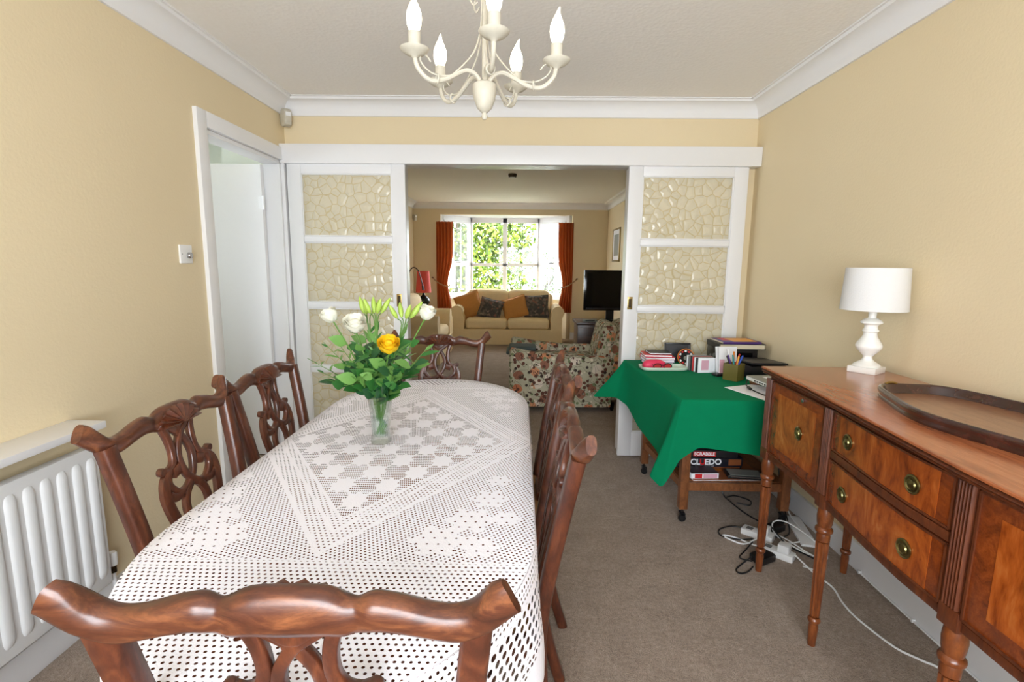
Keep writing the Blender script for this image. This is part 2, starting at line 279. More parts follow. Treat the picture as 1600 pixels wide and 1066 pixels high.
# ------------------------------------------------------------------ mesh helpers
def V3(*a): return np.array(a, float)
class MB:
    def __init__(s): s.v = []; s.f = []
    def add(s, V, F):
        o = len(s.v); s.v += [tuple(map(float, p)) for p in V]; s.f += [tuple(i+o for i in f) for f in F]; return s
    def box(s, c, d, rz=0, taper=1.0):
        x, y, z = (k/2 for k in d); ca, sa = math.cos(rz), math.sin(rz); P = []
        for sz in (-1, 1):
            k = taper if sz < 0 else 1
            for sx, sy in ((-1, -1), (1, -1), (1, 1), (-1, 1)):
                a, b = sx*x*k, sy*y*k; P.append((c[0]+a*ca-b*sa, c[1]+a*sa+b*ca, c[2]+sz*z))
        return s.add(P, [(3, 2, 1, 0), (4, 5, 6, 7), (0, 1, 5, 4), (1, 2, 6, 5), (2, 3, 7, 6), (3, 0, 4, 7)])
    def b2(s, a, b): return s.box([(p+q)/2 for p, q in zip(a, b)], [abs(q-p) for p, q in zip(a, b)])
    def lathe(s, prof, n=24, c=(0, 0, 0), flute=0, nf=0):
        P = []; F = []
        for r, z in prof:
            for i in range(n):
                a = 2*PI*i/n; k = r*(1-flute*(.5+.5*math.cos(nf*a))) if flute else r
                P.append((c[0]+k*math.cos(a), c[1]+k*math.sin(a), c[2]+z))
        m = len(prof)
        for j in range(m-1):
            for i in range(n):
                k = (i+1) % n; F.append((j*n+i, j*n+k, (j+1)*n+k, (j+1)*n+i))
        F.append(tuple(range(n-1, -1, -1))); F.append(tuple((m-1)*n+i for i in range(n)))
        return s.add(P, F)
    def grid(s, G, cu=False, cv=False):          # G[nu][nv] points
        nu, nv = len(G), len(G[0]); P = [p for r in G for p in r]; F = []
        for i in range(nu if cu else nu-1):
            for j in range(nv if cv else nv-1):
                a, b = (i+1) % nu, (j+1) % nv; F.append((i*nv+j, a*nv+j, a*nv+b, i*nv+b))
        return s.add(P, F)
    def sweep(s, path, sec, up=(0, 0, 1), scale=None, cap=True, fixed=None):
        """sec: list of (a,b): a along side vector, b along the other; scale per point (number or pair)"""
        path = [np.array(p, float) for p in path]; n = len(path); R = []
        nrm = np.array(up, float)
        for i, p in enumerate(path):
            t = path[min(i+1, n-1)]-path[max(i-1, 0)]; t /= (np.linalg.norm(t)+1e-12)
            if fixed is not None: b = np.array(fixed, float); b = b-t*(b@t); b /= np.linalg.norm(b)
            else:
                b = nrm-t*(nrm@t); ln = np.linalg.norm(b)
                if ln < 1e-4: b = np.cross(t, (1, .3, .2)); ln = np.linalg.norm(b)
                b /= ln; nrm = b
            a = np.cross(b, t); k = 1. if scale is None else scale[i]; ka, kb = k if isinstance(k, (tuple, list)) else (k, k)
            R.append([p+a*x*ka+b*y*kb for x, y in sec])
        m = len(sec); s.grid(R, cv=True)
        if cap:
            o = len(s.v)-n*m; s.f.append(tuple(o+i for i in range(m))[::-1]); s.f.append(tuple(o+(n-1)*m+i for i in range(m)))
        return s
    def tube(s, path, r, n=8, up=(0, 0, 1), scale=None):
        return s.sweep(path, [(r*math.cos(2*PI*i/n), r*math.sin(2*PI*i/n)) for i in range(n)], up, scale)
    def prism(s, poly, z0, z1):
        n = len(poly); s.add([(x, y, z0) for x, y in poly]+[(x, y, z1) for x, y in poly], [tuple(range(n))[::-1], tuple(range(n, 2*n))]+[(i, (i+1) % n, n+(i+1) % n, n+i) for i in range(n)]); return s
    def mesh(s, name, mat, smooth=40, fix=True, bevel=0):
        me = bpy.data.meshes.new(name); me.from_pydata(s.v, [], s.f)
        if fix or bevel:
            bm = bmesh.new(); bm.from_mesh(me)
            if bevel:
                es = [e for e in bm.edges if len(e.link_faces) == 2 and e.calc_face_angle(0) > .6]
                bmesh.ops.bevel(bm, geom=es, offset=bevel, segments=2, profile=.6, affect='EDGES', clamp_overlap=True)
            if fix: bmesh.ops.recalc_face_normals(bm, faces=bm.faces)
            bm.to_mesh(me); bm.free()
        for m in (mat if isinstance(mat, (list, tuple)) else [mat]): me.materials.append(MAT[m])
        if smooth:
            me.polygons.foreach_set('use_smooth', [True]*len(me.polygons))
            if smooth < 180: me.set_sharp_from_angle(angle=math.radians(smooth))
        return me
    def build(s, name, mat, parent=None, **kw):
        return obj(name, s.mesh(name, mat, **kw), parent)
def obj(name, me, parent=None, loc=None, rot=None):
    o = bpy.data.objects.new(name, me); COL.objects.link(o)
    if parent is not None: o.parent = parent
    if loc is not None: o.location = loc
    if rot is not None: o.rotation_euler = rot
    return o
def tag(o, label, cat, group=None):
    o['label'] = label; o['category'] = cat
    if group: o['group'] = group
    return o
def thing(name, label, cat, loc=(0, 0, 0), rz=0, group=None, rot=None):
    o = obj(name, None, None, loc, rot or (0, 0, rz)); o.empty_display_size = .1; return tag(o, label, cat, group)
def struct(o): o['kind'] = 'structure'; return o
def kids(o): return [c for c in COL.objects if c.parent == o]
def copy_tree(o, parent=None):
    c = o.copy(); COL.objects.link(c); c.parent = parent
    for k in KID.get(o.name, []): copy_tree(k, c)
    return c
KID = {}
def index_kids():
    KID.clear()
    for c in COL.objects:
        if c.parent: KID.setdefault(c.parent.name, []).append(c)
def dup(o, label, loc, rz, group=None):
    c = copy_tree(o); c.location = loc; c.rotation_euler = (0, 0, rz); c['label'] = label
    if group: c['group'] = group
    return c
def crom(pts, n=8):                               # Catmull-Rom through points
    P = [np.array(p, float) for p in pts]; P = [2*P[0]-P[1]]+P+[2*P[-1]-P[-2]]; out = []
    for i in range(1, len(P)-2):
        a, b, c, d = P[i-1:i+3]
        for k in range(n):
            t = k/n; out.append(.5*((2*b)+(c-a)*t+(2*a-5*b+4*c-d)*t*t+(3*b-a-3*c+d)*t**3))
    out.append(P[-2]); return out
def rbox(name, c, d, r, mat, parent=None, segs=3, puff=0, rz=0, rx=0, ry=0, cuts=0):
    """rounded (and optionally puffed) box around its own centre"""
    bm = bmesh.new(); bmesh.ops.create_cube(bm, size=1); bmesh.ops.scale(bm, vec=d, verts=bm.verts)
    bmesh.ops.bevel(bm, geom=list(bm.edges), offset=min(r, min(d)*.49), segments=segs, profile=.5, affect='EDGES')
    if puff:
        bmesh.ops.subdivide_edges(bm, edges=[e for e in bm.edges if e.calc_length() > .12], cuts=3, use_grid_fill=True)
        for v in bm.verts:
            x, y, z = v.co.x/d[0]*2, v.co.y/d[1]*2, v.co.z/d[2]*2
            v.co.z += puff*(1-x**2)*(1-y**2)*z; v.co.y += puff*.6*(1-x**2)*(1-z**2)*y
    me = bpy.data.meshes.new(name); bm.to_mesh(me); bm.free(); me.materials.append(MAT[mat])
    me.polygons.foreach_set('use_smooth', [True]*len(me.polygons)); me.set_sharp_from_angle(angle=math.radians(50))
    return obj(name, me, parent, c, (rx, ry, rz))
def text(name, s, size, mat, parent, loc, rot, bold=0, sx=1):
    cu = bpy.data.curves.new(name, 'FONT'); cu.body = s; cu.size = size; cu.extrude = .0004; cu.align_x = 'CENTER'; cu.align_y = 'CENTER'; cu.offset = bold
    o = bpy.data.objects.new(name, cu); COL.objects.link(o); bpy.context.view_layer.update()
    me = bpy.data.meshes.new_from_object(o.evaluated_get(bpy.context.evaluated_depsgraph_get())); bpy.data.objects.remove(o); me.materials.clear(); me.materials.append(MAT[mat])
    q = obj(name, me, parent, loc, rot); q.scale = (sx, 1, 1); return q
# ------------------------------------------------------------------ the setting
XL, XR, D, CEIL = -1.596, 1.558, 3.53, 2.425
LX, LXR, LY = -1.93, 1.548, 9.2
NEAR = -1.1
def S(name, boxes, mat, **kw):
    b = MB()
    for a, c in boxes: b.b2(a, c)
    return struct(b.build(name, mat, **kw))
def shell():
    S('floor', [((-3.4, NEAR-.1, -.06), (1.9, 10.05, 0))], 'carpet', smooth=0)
    S('ceiling', [((-3.4, NEAR-.1, CEIL), (1.9, 9.32, CEIL+.08))], 'ceiling', smooth=0)
    S('wall_left', [((XL-.1, NEAR, 0), (XL, 2.63, CEIL)), ((XL-.1, 2.63, 2.03), (XL, 3.45, CEIL)), ((XL-.1, 3.45, 0), (XL, D+.12, CEIL))], 'wall', smooth=0)
    S('wall_right', [((XR, NEAR, 0), (XR+.1, D+.12, CEIL)), ((LXR, D+.12, 0), (XR+.1, LY, CEIL))], 'wall', smooth=0)
    S('wall_far', [((XL-.1, D, 0), (-.815, D+.12, CEIL)), ((.745, D, 0), (XR+.1, D+.12, CEIL)), ((-.815, D, 2.03), (.745, D+.12, CEIL))], 'wall', smooth=0)
    S('wall_near', [((XL-.1, NEAR-.1, 0), (-.95, NEAR, CEIL)), ((.95, NEAR-.1, 0), (XR+.1, NEAR, CEIL)), ((-.95, NEAR-.1, 2.1), (.95, NEAR, CEIL)), ((-.95, NEAR-.1, 0), (.95, NEAR, .7))], 'wall', smooth=0)
    S('wall_lounge_left', [((LX-.1, D+.12, 0), (LX, LY, CEIL))], 'wall', smooth=0)
    S('wall_lounge_far', [((LX-.1, LY, 0), (-1.44, LY+.12, CEIL)), ((.92, LY, 0), (LXR+.1, LY+.12, CEIL)), ((-1.44, LY, 2.225), (.92, LY+.12, CEIL))], 'wall', smooth=0)
    # bay: low wall under the glazing, soffit
    bay = [(-1.44, 9.25), (-.974, 9.9), (.365, 9.9), (.86, 9.25)]
    b = MB()
    for i in range(3):
        (x0, y0), (x1, y1) = bay[i], bay[i+1]; L = math.hypot(x1-x0, y1-y0); b.box(((x0+x1)/2, (y0+y1)/2+.05, .37), (L+.1, .1, .74), math.atan2(y1-y0, x1-x0))
    struct(b.build('wall_bay', 'wall', smooth=0))
    S('ceiling_bay', [((-1.6, LY+.1, 2.225), (1.05, 10.1, 2.3))], 'white_paint', smooth=0)
    # hall behind the left doorway, with an added opening for daylight
    S('wall_hall', [((-3.3, 1.2, 0), (-3.2, 2.6, CEIL)), ((-3.3, 3.5, 0), (-3.2, 4.6, CEIL)), ((-3.3, 2.6, 1.95), (-3.2, 3.5, CEIL)), ((-3.3, 2.6, 0), (-3.2, 3.5, 1.25)), ((LX-.1, D, 0), (XL-.1, D+.12, CEIL)), ((-3.3, 1.1, 0), (XL-.1, 1.2, CEIL)), ((-3.3, 4.6, 0), (LX-.1, 4.7, CEIL))], 'hall_paint', smooth=0)
    S('ceiling_hall', [((-3.25, 1.2, 2.36), (XL-.1, 4.6, 2.4))], 'hall_paint', smooth=0)
    # coving: swept concave profile
    def cove(name, p, q, inn, mat='white_cove', z=CEIL, w=.105):
        prof = [(0, -w), (.012, -w), (.018, -w+.012)]+[(.018+(w-.036)*(1-math.cos(a)), -w+.012+(w-.03)*math.sin(a)) for a in np.linspace(0, PI/2, 7)][1:]+[(w-.012, -.006), (w, -.006), (w, 0), (0, 0)]
        P = np.array(p, float); Q = np.array(q, float); N = np.array(inn, float); G = []
        for base in (P, Q): G.append([(base[0]+N[0]*a, base[1]+N[1]*a, z+c) for a, c in prof])
        b = MB().grid(G); n = len(prof); b.f += [tuple(range(n)), tuple(range(n, 2*n))[::-1]]; return struct(b.build(name, mat))
    cove('trim_1', (XL, NEAR), (XL, D), (1, 0)); cove('trim_2', (XR, NEAR), (XR, D), (-1, 0)); cove('trim_3', (XL, D), (XR, D), (0, -1))
    cove('trim_4', (LX, D+.12), (LX, LY), (1, 0)); cove('trim_5', (LXR, D+.12), (LXR, LY), (-1, 0)); cove('trim_6', (LX, LY), (LXR, LY), (0, -1))
    # skirting boards
    def skirt(name, boxes): S(name, boxes, 'white_paint', bevel=.006)
    skirt('baseboard_left', [((XL, NEAR, 0), (XL+.018, 2.54, .115))])
    skirt('baseboard_right', [((XR-.018, NEAR, 0), (XR, D, .125))])
    skirt('baseboard_far', [((.78, D-.018, 0), (XR, D, .125)), ((XL, D-.018, 0), (-.85, D, .125))])
    skirt('baseboard_lounge', [((LX, D+.12, 0), (LX+.018, LY, .13)), ((LXR-.018, D+.12, 0), (LXR, LY, .13)), ((.92, LY-.018, 0), (LXR, LY, .13)), ((LX, LY-.018, 0), (-1.44, LY, .13))])
    # opening lining and pelmet over the sliding doors
    S('trim_7', [((-.83, D-.005, 0), (-.80, D+.14, 2.03)), ((.73, D-.005, 0), (.76, D+.14, 2.03)), ((-.83, D-.005, 2.015), (.76, D+.14, 2.045))], 'white_paint', bevel=.003)
    S('trim_8', [((XL+.002, D-.10, 2.003), (XR-.002, D, 2.125))], 'white_paint', bevel=.005)
    # hall doorway architrave + lining
    a = .08; x0, x1 = XL-.004, XL+.022
    S('trim_9', [((x0, 2.63-a, 0), (x1, 2.63, 2.10)), ((x0, 3.45, 0), (x1, D-.03, 2.10)), ((x0, 2.63, 2.02), (x1, 3.45, 2.10))], 'white_paint', bevel=.006)
    S('trim_10', [((XL-.11, 2.63, 0), (XL, 2.655, 2.02)), ((XL-.11, 3.43, 0), (XL, 3.455, 2.02)), ((XL-.11, 2.63, 1.995), (XL, 3.455, 2.02))], 'white_paint', bevel=.003)
def hall_door():
    d = obj('door_1', None, None, (-1.695, 3.40, 0)); struct(d)
    MB().b2((-.79, -.02, .01), (-.004, .02, 1.985)).build('door_leaf', 'white_paint', d, bevel=.004)
    for z in (.25, 1.74):
        MB().lathe([(.007, -.045), (.007, .045)], 10, (.006, -.022, z)).b2((-.03, -.0225, z-.04), (.006, -.019, z+.04)).build('hinge', 'white_paint', d)
    h = MB().lathe([(.024, 0), (.024, .004), (.009, .006), (.009, .03), (.022, .036), (.026, .05), (.018, .062), (.0, .065)], 18); 
    o = h.build('door_knob', 'brass', d); o.location = (-.73, -.02, 1.0); o.rotation_euler = (PI/2, 0, 0)
def sliding_door(name, x0, x1, side):
    """four-pane sliding door; side = which edge carries the brass pull"""
    Y = D-.07; d = obj(name, None, None, (x0, Y, 0)); struct(d); w = x1-x0; H = 2.02; st = .092; t = .036
    for a in (0, w-st): MB().b2((a, 0, .012), (a+st, t, H)).build('stile', 'white_paint', d, bevel=.003)
    MB().b2((st, 0, .012), (w-st, t, .19)).build('bottom_rail', 'white_paint', d, bevel=.003)
    MB().b2((st, 0, 1.942), (w-st, t, H)).build('top_rail', 'white_paint', d, bevel=.003)
    zs = [.19, .618, 1.065, 1.513, 1.942]
    for z in zs[1:-1]: MB().b2((st, .002, z-.021), (w-st, t-.002, z+.021)).build('glazing_bar', 'white_paint', d, bevel=.006)
    for i in range(4):
        a, b = zs[i]+(.021 if i else 0), zs[i+1]-(.021 if i < 3 else 0)
        p = MB().b2((st, .014, a), (w-st, .020, b)).build('pane', 'door_glass', d, smooth=0)
        m = MB()
        for q in (((st, .004, a), (st+.007, .014, b)), ((w-st-.007, .004, a), (w-st, .014, b)), ((st, .004, a), (w-st, .014, a+.007)), ((st, .004, b-.007), (w-st, .014, b))): m.b2(*q)
        m.build('glazing_bead', 'white_paint', d, bevel=.002)
    px = .042 if side == 'l' else w-.056
    pl = MB(); pl.b2((px-.017, -.0025, 1.062), (px+.017, .001, 1.148)); o = pl.build('finger_pull', 'brass', d, bevel=.001); o['label'] = 'small brass recessed finger pull'
    MB().b2((px-.010, -.0035, 1.075), (px+.010, -.0022, 1.135)).build('pull_recess', 'dark_bronze', o)
    for z in (1.068, 1.142): MB().lathe([(.003, -.0005), (.002, .001)], 8).build('screw', 'brass', o).matrix_local = Matrix.Translation((px, -.0035, z)) @ Matrix.Rotation(PI/2, 4, 'X')
def windows():
    # bay window: three faces of white frame, glass panes with leaded lines
    bay = [(-1.44, 9.27), (-.974, 9.9), (.365, 9.9), (.86, 9.27)]
    z0, z1, zt = .74, 2.225, 1.343
    for i, div in enumerate((1, 2, 1)):
        (xa, ya), (xb, yb) = bay[i], bay[i+1]; L = math.hypot(xb-xa, yb-ya)
        w = obj('window_%d' % (i+1), None, None, (xa, ya, 0), (0, 0, math.atan2(yb-ya, xb-xa))); struct(w)
        fr = MB(); f = .055
        for a in ([0, L] if div == 1 else [0, L/2, L]): fr.b2((a-f*.75, -.03, z0), (a+f*.75, .04, z1))
        fr.b2((0, -.03, z0), (L, .04, z0+.08)).b2((0, -.03, z1-.09), (L, .04, z1)).b2((0, -.03, zt-.03), (L, .04, zt+.03)); fr.build('frame', 'white_paint', w, bevel=.004)
        MB().b2((-.05, -.12, z0-.03), (L+.05, .05, z0)).build('sill', 'white_paint', w, bevel=.004)
        for k in range(div):
            a0, a1 = L*k/div+f*.75, L*(k+1)/div-f*.75
            for (c0, c1) in ((z0+.08, zt-.03), (zt+.03, z1-.09)):
                pn = MB().b2((a0, .004, c0), (a1, .010, c1)).build('pane', 'pane', w, smooth=0)
                ld = MB(); mid = (a0+a1)/2; ld.b2((mid-.005, -.002, c0), (mid+.005, .004, c1)); nb = 1
                for j in range(1, nb+1): zz = c0+(c1-c0)*j/(nb+1)+(.02 if c0 > 1.3 else -.12); ld.b2((a0, -.002, zz-.004), (a1, .004, zz+.004))
                ld.build('lead_strip', 'grey_case', pn, smooth=0)
            if div == 1:
                sa = MB(); g = .03
                for q in (((a0, -.045, zt+.03), (a0+g, 0, z1-.09)), ((a1-g, -.045, zt+.03), (a1, 0, z1-.09)), ((a0, -.045, zt+.03), (a1, 0, zt+.03+g)), ((a0, -.045, z1-.09-g), (a1, 0, z1-.09))): sa.b2(*q)
                s = sa.build('sash', 'white_paint', w, bevel=.004)
                MB().b2(((a0+a1)/2-.05, -.06, zt+.035), ((a0+a1)/2+.05, -.045, zt+.05)).build('stay', 'black_plastic', s)
    # garden window behind the photographer
    w = obj('window_4', None, None, (0, NEAR, 0)); struct(w); fr = MB()
    for x in (-.92, 0, .92): fr.b2((x-.03, -.08, .7), (x+.03, -.03, 2.1))
    fr.b2((-.95, -.08, 2.04), (.95, -.03, 2.1)).b2((-.95, -.08, .7), (.95, -.03, .76)); fr.build('frame', 'white_paint', w, bevel=.004)
    for a, b in ((-.89, -.03), (.03, .89)): MB().b2((a, -.058, .76), (b, -.052, 2.04)).build('pane', 'pane', w, smooth=0)
    w = obj('window_5', None, None, (-3.25, 3.05, 0)); struct(w); fr = MB()  # unseen window added in the hall to brighten the open door
    for y in (-.43, 0, .43): fr.b2((-.03, y-.02, 1.25), (.03, y+.02, 1.95))
    fr.b2((-.03, -.45, 1.25), (.03, .45, 1.3)).b2((-.03, -.45, 1.9), (.03, .45, 1.95)); fr.build('frame', 'white_paint', w, bevel=.004)
def leaf_cloud(name, n, box, size, mat, parent, seed, dens=None):
    r = np.random.RandomState(seed); b = MB(); V = []; F = []
    while len(F) < n:
        p = np.array([r.uniform(*box[0]), r.uniform(*box[1]), r.uniform(*box[2])])
        if dens and not dens(p): continue
        d = r.normal(size=3); d /= np.linalg.norm(d); e = np.cross(d, r.normal(size=3)); e /= np.linalg.norm(e); L = size*r.uniform(.6, 1.3); W = L*.5; k = len(V)
        V += [p-d*L/2, p+e*W/2+d*L*.1, p+d*L/2, p-e*W/2+d*L*.1]; F.append((k, k+1, k+2, k+3))
    b.add(V, F); o = b.build(name, mat, parent, smooth=0, fix=False); o['kind'] = 'stuff'; return o
def garden():
    g = MB().b2((-14, 10.05, -.25), (14, 34, -.2)).build('lawn', 'lawn', smooth=0); struct(g); g['label'] = 'pale lawn outside the bay window'
    def tree(name, label, loc, h, rx, ry, z0, n, size, mat, seed):
        t = thing(name, label, 'tree', loc); r = np.random.RandomState(seed)
        for k in range(5):
            a = r.uniform(0, 6.3); q = [(0, 0, -.2), (.1*math.cos(a), .1*math.sin(a), h*.3), (rx*.5*math.cos(a), ry*.5*math.sin(a), h*.7)]
            MB().tube(crom(q, 5), .05, 7, scale=np.linspace(1.2, .3, 11)).build('trunk' if k == 0 else 'branch', 'bark', t)
        cl = r.uniform(-1, 1, (30, 3))*np.array([rx*.8, ry*.8, (h-z0)/2*.85])+np.array([0, 0, (h+z0)/2])
        dens = lambda p: (p[0]/rx)**2+(p[1]/ry)**2+((p[2]-(h+z0)/2)/((h-z0)/2))**4 < 1 and min(np.sum((cl-p)**2, 1)) < (.36*rx)**2
        leaf_cloud('foliage', n, ((-rx, rx), (-ry, ry), (z0, h)), size, mat, t, seed, dens)
    tree('garden_tree', 'leafy yellow-green tree filling the left half of the bay window', (-1.45, 13.6, 0), 3.7, 1.85, 1.0, .1, 11000, .15, 'sunlit_foliage', 3)
    tree('garden_shrub', 'pale green shrub low behind the right half of the bay window', (1.0, 19.5, 0), 1.9, 1.6, .9, -.1, 1500, .14, 'pale_foliage', 5)
    tree('boundary_bush', 'far pale bush seen through the right bay light', (4.2, 24, 0), 1.9, 2.2, 1, -.1, 900, .18, 'pale_foliage', 8)
shell(); hall_door(); sliding_door('door_2', -1.563, -.775, 'r'); sliding_door('door_3', .709, 1.49, 'l'); windows(); garden()
# ------------------------------------------------------------------ dining table, lace cloth, chairs
TX, TY0, TY1, TA, TB = -.372, 1.06, 2.06, .408, .485      # centre x, straight part, half width, end bulge
def stadium(off=0, n=22, m=12):
    P = []
    for i in range(n+1): a = PI*i/n; P.append((TX+(TA+off)*math.cos(a), TY1+(TB+off)*math.sin(a)))
    for i in range(1, m): P.append((TX-TA-off, TY1+(TY0-TY1)*i/m))
    for i in range(n+1): a = PI+PI*i/n; P.append((TX+(TA+off)*math.cos(a), TY0+(TB+off)*math.sin(a)))
    for i in range(1, m): P.append((TX+TA+off, TY0+(TY1-TY0)*i/m))
    return P
def dining_table():
    t = thing('dining_table', 'long mahogany dining table with rounded ends under the white lace cloth', 'table', (0, 0, 0))
    MB().prism(stadium(), .738, .762).build('tabletop', 'table_wood', t, bevel=.004)
    ap = MB(); G = [[(*p, z) for p in stadium(-.07)] for z in (.668, .738)]; H = [[(*p, z) for p in stadium(-.09)] for z in (.738, .668)]
    ap.grid(G+H, cu=True, cv=True); ap.build('apron', 'table_wood', t)
    for y in (1.24, 1.88):
        MB().lathe([(.05, .668), (.055, .62), (.035, .58), (.05, .5), (.06, .4), (.04, .3), (.035, .27), (.05, .24), (.05, .18)], 20, (-.395, y, 0)).build('pedestal', 'table_wood', t)
        for k in range(3):
            a = PI/2*(1 if y > 1.5 else -1)+2*PI*k/3; c, s = math.cos(a), math.sin(a)
            MB().sweep([np.array((-.395+c*r, y+s*r, z)) for r, z in crom([(.03, .22), (.12, .19), (.2, .09), (.26, .025), (.30, .018)], 4)], [(-.02, -.018), (.02, -.018), (.02, .018), (-.02, .018)]).build('foot', 'table_wood', t, bevel=.003)
def lace_cloth():
    zt = .7675; rings = 9; per = stadium(.004, 40, 26); N = len(per); P = np.array(per)
    tang = np.roll(P, -1, 0)-np.roll(P, 1, 0); nor = np.stack([tang[:, 1], -tang[:, 0]], 1); nor /= np.linalg.norm(nor, axis=1)[:, None]
    seg = np.linalg.norm(np.roll(P, -1, 0)-P, axis=1); arc = np.concatenate([[0], np.cumsum(seg)[:-1]]); T = arc[-1]+seg[-1]
    core = np.stack([np.full(N, TX), np.clip(P[:, 1], TY0, TY1)], 1)
    V = []; UV = []; DR = []
    for r in range(rings+1):
        k = r/rings
        for i in range(N):
            p = core[i]*(1-k)+P[i]*k; V.append((p[0], p[1], zt)); UV.append(p); DR.append((0, 0))
    rows = [.006, .02, .045, .08, .12, .16, .2, .24, .27, .283]
    for q, dz in enumerate(rows):
        for i in range(N):
            s = arc[i]; end = abs(P[i, 1]-np.clip(P[i, 1], TY0, TY1)) > .02
            amp = (.014 if end else .006)*min(1, dz/.22)**1.3
            w = math.sin(s/T*2*PI*17+.6)*.7+math.sin(s/T*2*PI*9+2)*.5
            out = .005*min(1, dz/.02)+amp*(w+.35)+(.004 if end else -.008)*(dz/.3)
            rnd = .006*(1-math.exp(-dz/.012))
            p = P[i]+nor[i]*out; scal = .012*abs(math.sin(s*PI/.30)) if q == len(rows)-1 else 0
            V.append((p[0], p[1], zt-dz+rnd*.3-scal)); UV.append(P[i]+nor[i]*dz); DR.append((dz+.002, s))
    R = rings+1+len(rows); F = []
    for r in range(R-1):
        for i in range(N):
            j = (i+1) % N; F.append((r*N+i, (r+1)*N+i, (r+1)*N+j, r*N+j))
    me = bpy.data.meshes.new('tablecloth'); me.from_pydata(V, [], F); me.materials.append(MAT['lace'])
    a = me.uv_layers.new(name='flat'); b = me.uv_layers.new(name='drop')
    for poly in me.polygons:
        wrap = max(DR[me.loops[l].vertex_index][1] for l in poly.loop_indices) > T*.9
        for l in poly.loop_indices:
            v = me.loops[l].vertex_index; a.data[l].uv = UV[v]; d = DR[v]
            b.data[l].uv = (d[0], T if wrap and d[1] < T*.1 and d[0] > 0 else d[1])
        poly.use_smooth = True
    o = obj('tablecloth', me); tag(o, 'white crochet lace tablecloth draped over the long dining table', 'tablecloth'); return o
def rake(z):
    return -.20-.085*((.45-z)/.45)**1.8 if z < .45 else -.20-.092*((z-.45)/.53)**1.25
